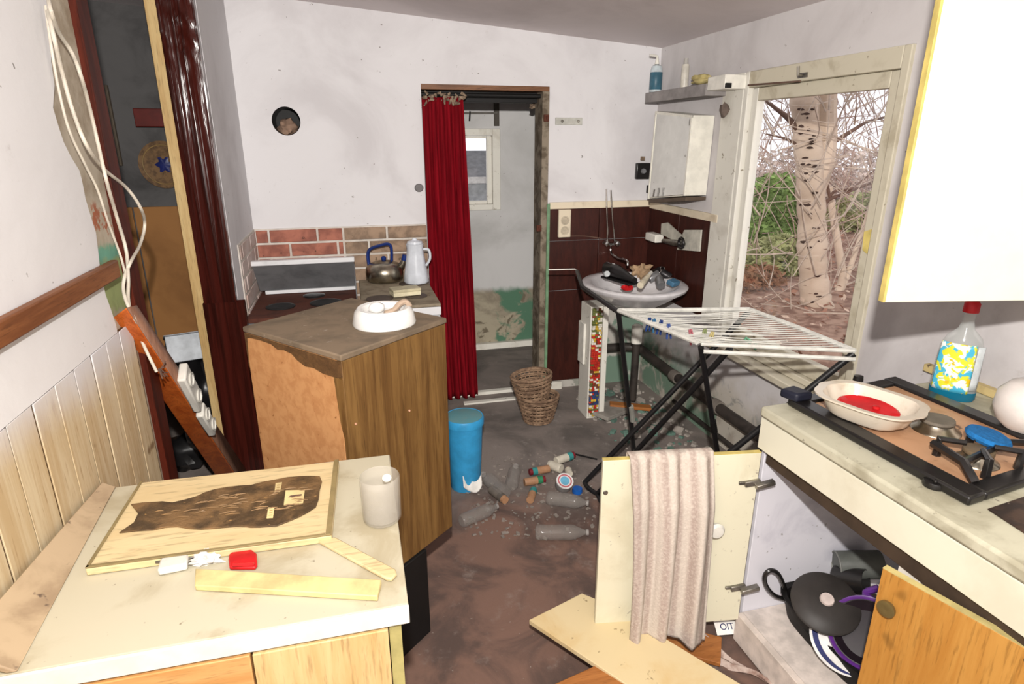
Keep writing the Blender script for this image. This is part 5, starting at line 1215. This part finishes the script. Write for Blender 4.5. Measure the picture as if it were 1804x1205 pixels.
prof = [(.001, 0), (.056, 0), (.061, .008), (.060, .10), (.057, .165), (.045, .20), (.022, .225), (.015, .25), (.015, .285), (.001, .286)]
MB().lathe(prof, bo, 36, sy=.55, R=R, wob=None).build('body', M['bottleclear'], sb_)
MB().lathe([(.001, -.0003), (.0565, -.0003), (.0618, .008), (.0617, .030), (.0612, .0302)], bo, 36, sy=.556, R=R).build('liquid', M['bluefluid'], sb_)
tl_ = NT('lemon_label', .4); u_ = tl_.noise(30, 3, rough=.5, dist=.6)
cc2 = tl_.mix(tl_.ramp(u_, .46, .50), (80,186,220), (226,226,60)); cc2 = tl_.mix(tl_.ramp(tl_.noise(34, 2, dist=.5), .52, .56), cc2, (236,244,240)); cc2 = tl_.mix(tl_.ramp(tl_.noise(26, 2, dist=.5), .62, .65), cc2, (236,196,40)); tl_.out(cc2)
def labfn(u, v):
    a = PI*(1.14+.58*u) ; z = .028+.155*v; r = .0615-.004*max(0, v-.6)*2
    return bo + R @ Vector((r*math.cos(a), r*.55*math.sin(a)-.0006, z))
MB().sheet(labfn, 20, 10).build('label', tl_.m, sb_, solid=.0008, smooth=60)
def labfn2(u, v):
    a = PI*(1.73+.16*u) ; z = .04+.14*v; r = .0612
    return bo + R @ Vector((r*math.cos(a), r*.55*math.sin(a)-.0004, z))
MB().sheet(labfn2, 8, 6).build('label', C('white_label', (222,228,230), .4), sb_, solid=.0008, smooth=60)
MB().lathe([(.001, .278), (.021, .278), (.021, .305), (.016, .312), (.001, .313)], bo, 22, R=R).build('cap', C('cap_red', (200,32,40), .4), sb_)
# yellowish upstand along the wall
q = [PX(1625, 650, XR-.03), PX(1804, 742, XR-.03)]
us = thing('upstand', 'dirty yellowish upstand strip between right worktop and wall', 'strip', (XR-.02, 1.0, WZ))
box('strip', M['yellow_splash'], (XR-.028, XR-.001, .2, 1.60, WZ+.001, WZ+.028), us, .003)
o = box('wall_hook_plate', M['black'], (0,.001,0,.001,0,.001)) if False else None
# wall cupboard with open cream door at the upper right
U0, U1 = PZ(1555, 533, 1.29), PZ(1804, 530, 1.29)
ud = (U1-U0); ud.z = 0; ud.normalize(); un = Vector((ud.y, -ud.x, 0))
if un.y > 0: un = -un
wc = thing('wall_cupboard', 'tall cream wall cupboard panel with yellow edge at the upper right', 'cupboard', (1.75, .8, 1.29))
def ubox(name, mat, s0, s1, z0, z1, o0, o1, par, bev=.002):
    q = [Vector((U0.x, U0.y, z0))+ud*s+un*o for s, o in ((s0, o0), (s1, o0), (s1, o1), (s0, o1))]
    return MB().prism(q, (0, 0, z1-z0)).build(name, mat, par, bev)
ubox('door', C('cream_gloss', (238,234,216), .35, var=.02, spec=.4), 0.006, .47, 1.29, 2.1, -.018, 0, wc)
ubox('edge_band', M['yellow_edge'], 0, .0058, 1.29, 2.1, -.0185, .0005, wc, .001)
box('carcass', C('cream_gloss', (238,234,216)), (1.655, 1.925, .25, 1.02, 1.29, 2.1), wc)

# ================================================================== OUTSIDE
def gz(x, y): return .22+.035*(x-2.2)+.04*math.sin(x*1.3)*math.sin(y*1.1)
MB().sheet(lambda u, v: Vector((2.14+u*12, -1+v*16, gz(2.14+u*12, -1+v*16)+.05*noise.noise(Vector((u*40, v*50, 0))))), 60, 70).build('ground_outside', M['leafground'], kind=S)
mb, mbb = MB(), MB()
for k in range(2600):
    x, y = 2.3+5*rnd.random()**1.3, 2.2+6*rnd.random(); s = rnd.uniform(.02, .045); R = Rz(rnd.random()*6) @ Rx(rnd.uniform(-.7, .7)) @ Ry(rnd.uniform(-.7, .7)); c = Vector((x, y, gz(x, y)+rnd.uniform(.01, .06)))
    (mb if k % 3 else mbb).add([c+R @ Vector(p) for p in ((-s, 0, 0), (0, -s*.5, .004), (s, 0, 0), (0, s*.5, .004))], [(0,1,2,3)])
tag(mb.build('fallen_leaves', M['deadleaf'], smooth=0, kind='stuff'), 'reddish dead leaves covering the ground under the birch outside', 'leaves')
tag(mbb.build('fallen_leaves', C('pale_leaf', (206,180,160), .8), smooth=0, kind='stuff'), 'pale dead leaves mixed into the leaf litter outside', 'leaves')
TY = 4.3
bt_ = thing('birch_tree', 'white-barked birch trunk standing close outside the window', 'tree', PY(1440, 555, TY))
tp2 = [PY(x, y, TY) for x, y in ((1446, 580), (1440, 548), (1434, 500), (1431, 440), (1430, 384), (1427, 320), (1424, 262), (1418, 210), (1415, 150), (1412, 60), (1410, -20))]
MB().tube(spline(tp2, 6), [.16]*3+[.135]*5+[.118-.0006*i+.006*math.sin(i*1.9)+.005*math.sin(i*.7) for i in range(53)], 18).build('trunk', M['birch'], bt_)
def branch(pts, r0, r1, mat=None, yy=TY, nm='branch', dy=0):
    P = spline([PY(x, y, yy+dy*i) for i, (x, y) in enumerate(pts)], 5); n = len(P)
    return MB().tube(P, [r0+(r1-r0)*i/(n-1) for i in range(n)], 8).build(nm, mat or M['twig'], bt_)
branch([(1436, 330), (1450, 290), (1457, 240), (1458, 180), (1462, 90)], .085, .06, M['birch'])
branch([(1449, 266), (1470, 250), (1505, 228), (1530, 214), (1575, 203)], .022, .008)
branch([(1440, 385), (1448, 368), (1460, 352), (1490, 340), (1545, 318)], .024, .008)
branch([(1416, 238), (1395, 215), (1375, 198), (1345, 175)], .03, .008)
branch([(1410, 258), (1385, 245), (1350, 236)], .014, .005)
branch([(1462, 345), (1475, 335), (1500, 332), (1540, 300)], .014, .005); branch([(1452, 300), (1458, 330), (1463, 350)], .014, .012)
mb = MB()
for i in range(34):
    k = rnd.random(); y = 180+360*k; x = 1424+(y-262)*.03+rnd.uniform(-16, 16)
    mb.blob(PY(x, y, TY-.112), 1, (.012+.03*rnd.random(), .010, .006+.006*rnd.random()), .3, 1)
mb.build('bark_scar', C('bark_scar', (70,52,44), .9), bt_, kind='stuff')
for i, (pts, lab, r) in enumerate((([(1466, 545), (1474, 520), (1484, 490), (1476, 430), (1466, 370), (1462, 330)], 'thin white birch stem just right of the big birch', .045), ([(1462, 550), (1485, 505), (1505, 450), (1522, 400), (1534, 360)], 'slanting thin white birch stem at the right of the window', .03))):
    P = spline([PY(x, y, 4.7) for x, y in pts], 5); o = MB().tube(P, [r*(1-.4*j/(len(P)-1)) for j in range(len(P))], 10).build('birch_sapling', M['birch']); tag(o, lab, 'tree')
def bush(px, py, yy, rx, rz_, n, mat, name, lab, ls=.05, stems=True):
    c = PY(px, py, yy); g = gz(c.x, c.y)
    t = thing(name, lab, 'shrub', (c.x, yy, g))
    mb = MB()
    for k in range(n):
        d_ = Vector((rnd.gauss(0, 1), rnd.gauss(0, 1), rnd.gauss(0, 1))).normalized()*(rnd.random()**.45)
        q_ = c+Vector((d_.x*rx, d_.y*rx*.6, d_.z*rz_)); s = ls*rnd.uniform(.6, 1.3)
        R = Rz(rnd.random()*6) @ Rx(rnd.random()*6) @ Ry(rnd.random()*3)
        mb.add([q_+R @ Vector(p) for p in ((-s, 0, 0), (0, -s*.3, 0), (s, 0, 0), (0, s*.3, 0))], [(0,1,2,3)])
    mb.build('foliage', mat, t, smooth=0, kind='stuff')
    ms = MB()
    for k in range(9): 
        a = rnd.random()*6; ms.tube([(c.x+.05*math.cos(a), yy+.05*math.sin(a), g-.03), c+Vector((rx*.6*math.cos(a), rx*.4*math.sin(a), rz_*rnd.uniform(-.2, .6)))], [.016, .005], 5)
    ms.build('stems', M['twig'], t, kind='stuff')
bush(1362, 370, 6.2, .50, .42, 5200, M['evergreen'], 'evergreen_shrub', 'bright green evergreen shrub behind the birch on the left', .05)
bush(1372, 470, 5.6, .46, .36, 3600, M['olivebush'], 'low_shrub', 'olive green low shrub at the left foot of the birch', .045)
bush(1520, 380, 7.5, .6, .35, 2200, M['olivebush'], 'far_shrub', 'sparse olive shrub far off between the birch and right window frame', .05)
bush(1335, 500, 5.0, .3, .2, 900, C('brown_bramble', (150,112,88), .9), 'bramble', 'brown bramble patch at the lower left of the window view', .04)
bush(1440, 330, 10.5, 3.4, .75, 6000, M['greybush'], 'bare_hedge', 'hazy grey-brown bare hedge filling the distance outside', .08)
tw_, tw2 = MB(), MB()
for k in range(640):
    x, y, yy = rnd.uniform(1300, 1600), rnd.uniform(120, 560), (rnd.uniform(4.9, 8) if k % 6 else rnd.uniform(3.7, 4.1))
    a = PY(x, y, yy); L = rnd.uniform(.25, .9); d_ = Vector((rnd.uniform(-.8, .8), rnd.uniform(-.3, .3), rnd.uniform(-.25, 1))).normalized()
    b = a+d_*L*.5+Vector((0, 0, rnd.uniform(-.06, .06))); e_ = b+(d_+Vector((rnd.uniform(-.5, .5), 0, rnd.uniform(-.3, .5)))).normalized()*L*.5
    r = rnd.uniform(.003, .008)
    (tw_ if k % 3 else tw2).tube(spline([a, b, e_], 3), [r*(1-.1*i) for i in range(7)], 4)
tag(tw_.build('thicket_twigs', C('haze_twig', (176,150,138), .9), smooth=0, kind='stuff'), 'tangle of thin bare twigs filling the view outside the window', 'twigs')
tag(tw2.build('thicket_twigs', M['paletwig'], smooth=0, kind='stuff'), 'pale dry twigs tangled through the thicket outside the window', 'twigs')

shd = thing('grey_shed', 'grey shed with dark roof seen through the small back room window', 'shed', (1.3, 8.2, .2))
box('wall', C('shed_wall', (128,130,132), .9), (-.6, 3.2, 8.0, 9.2, .0, 1.22), shd)
MB().prism([(-.8, 7.8, 1.20), (-.8, 9.4, 1.20), (-.8, 8.6, 1.52)], (4.2, 0, 0)).build('roof', C('shed_roof', (96,96,98), .9), shd)
for i in range(6): box('roof_sheet', C('shed_sheet', (150,148,146), .8), (-.6+i*.62, -.06+i*.62, 7.78, 7.80, 1.14, 1.22), shd)
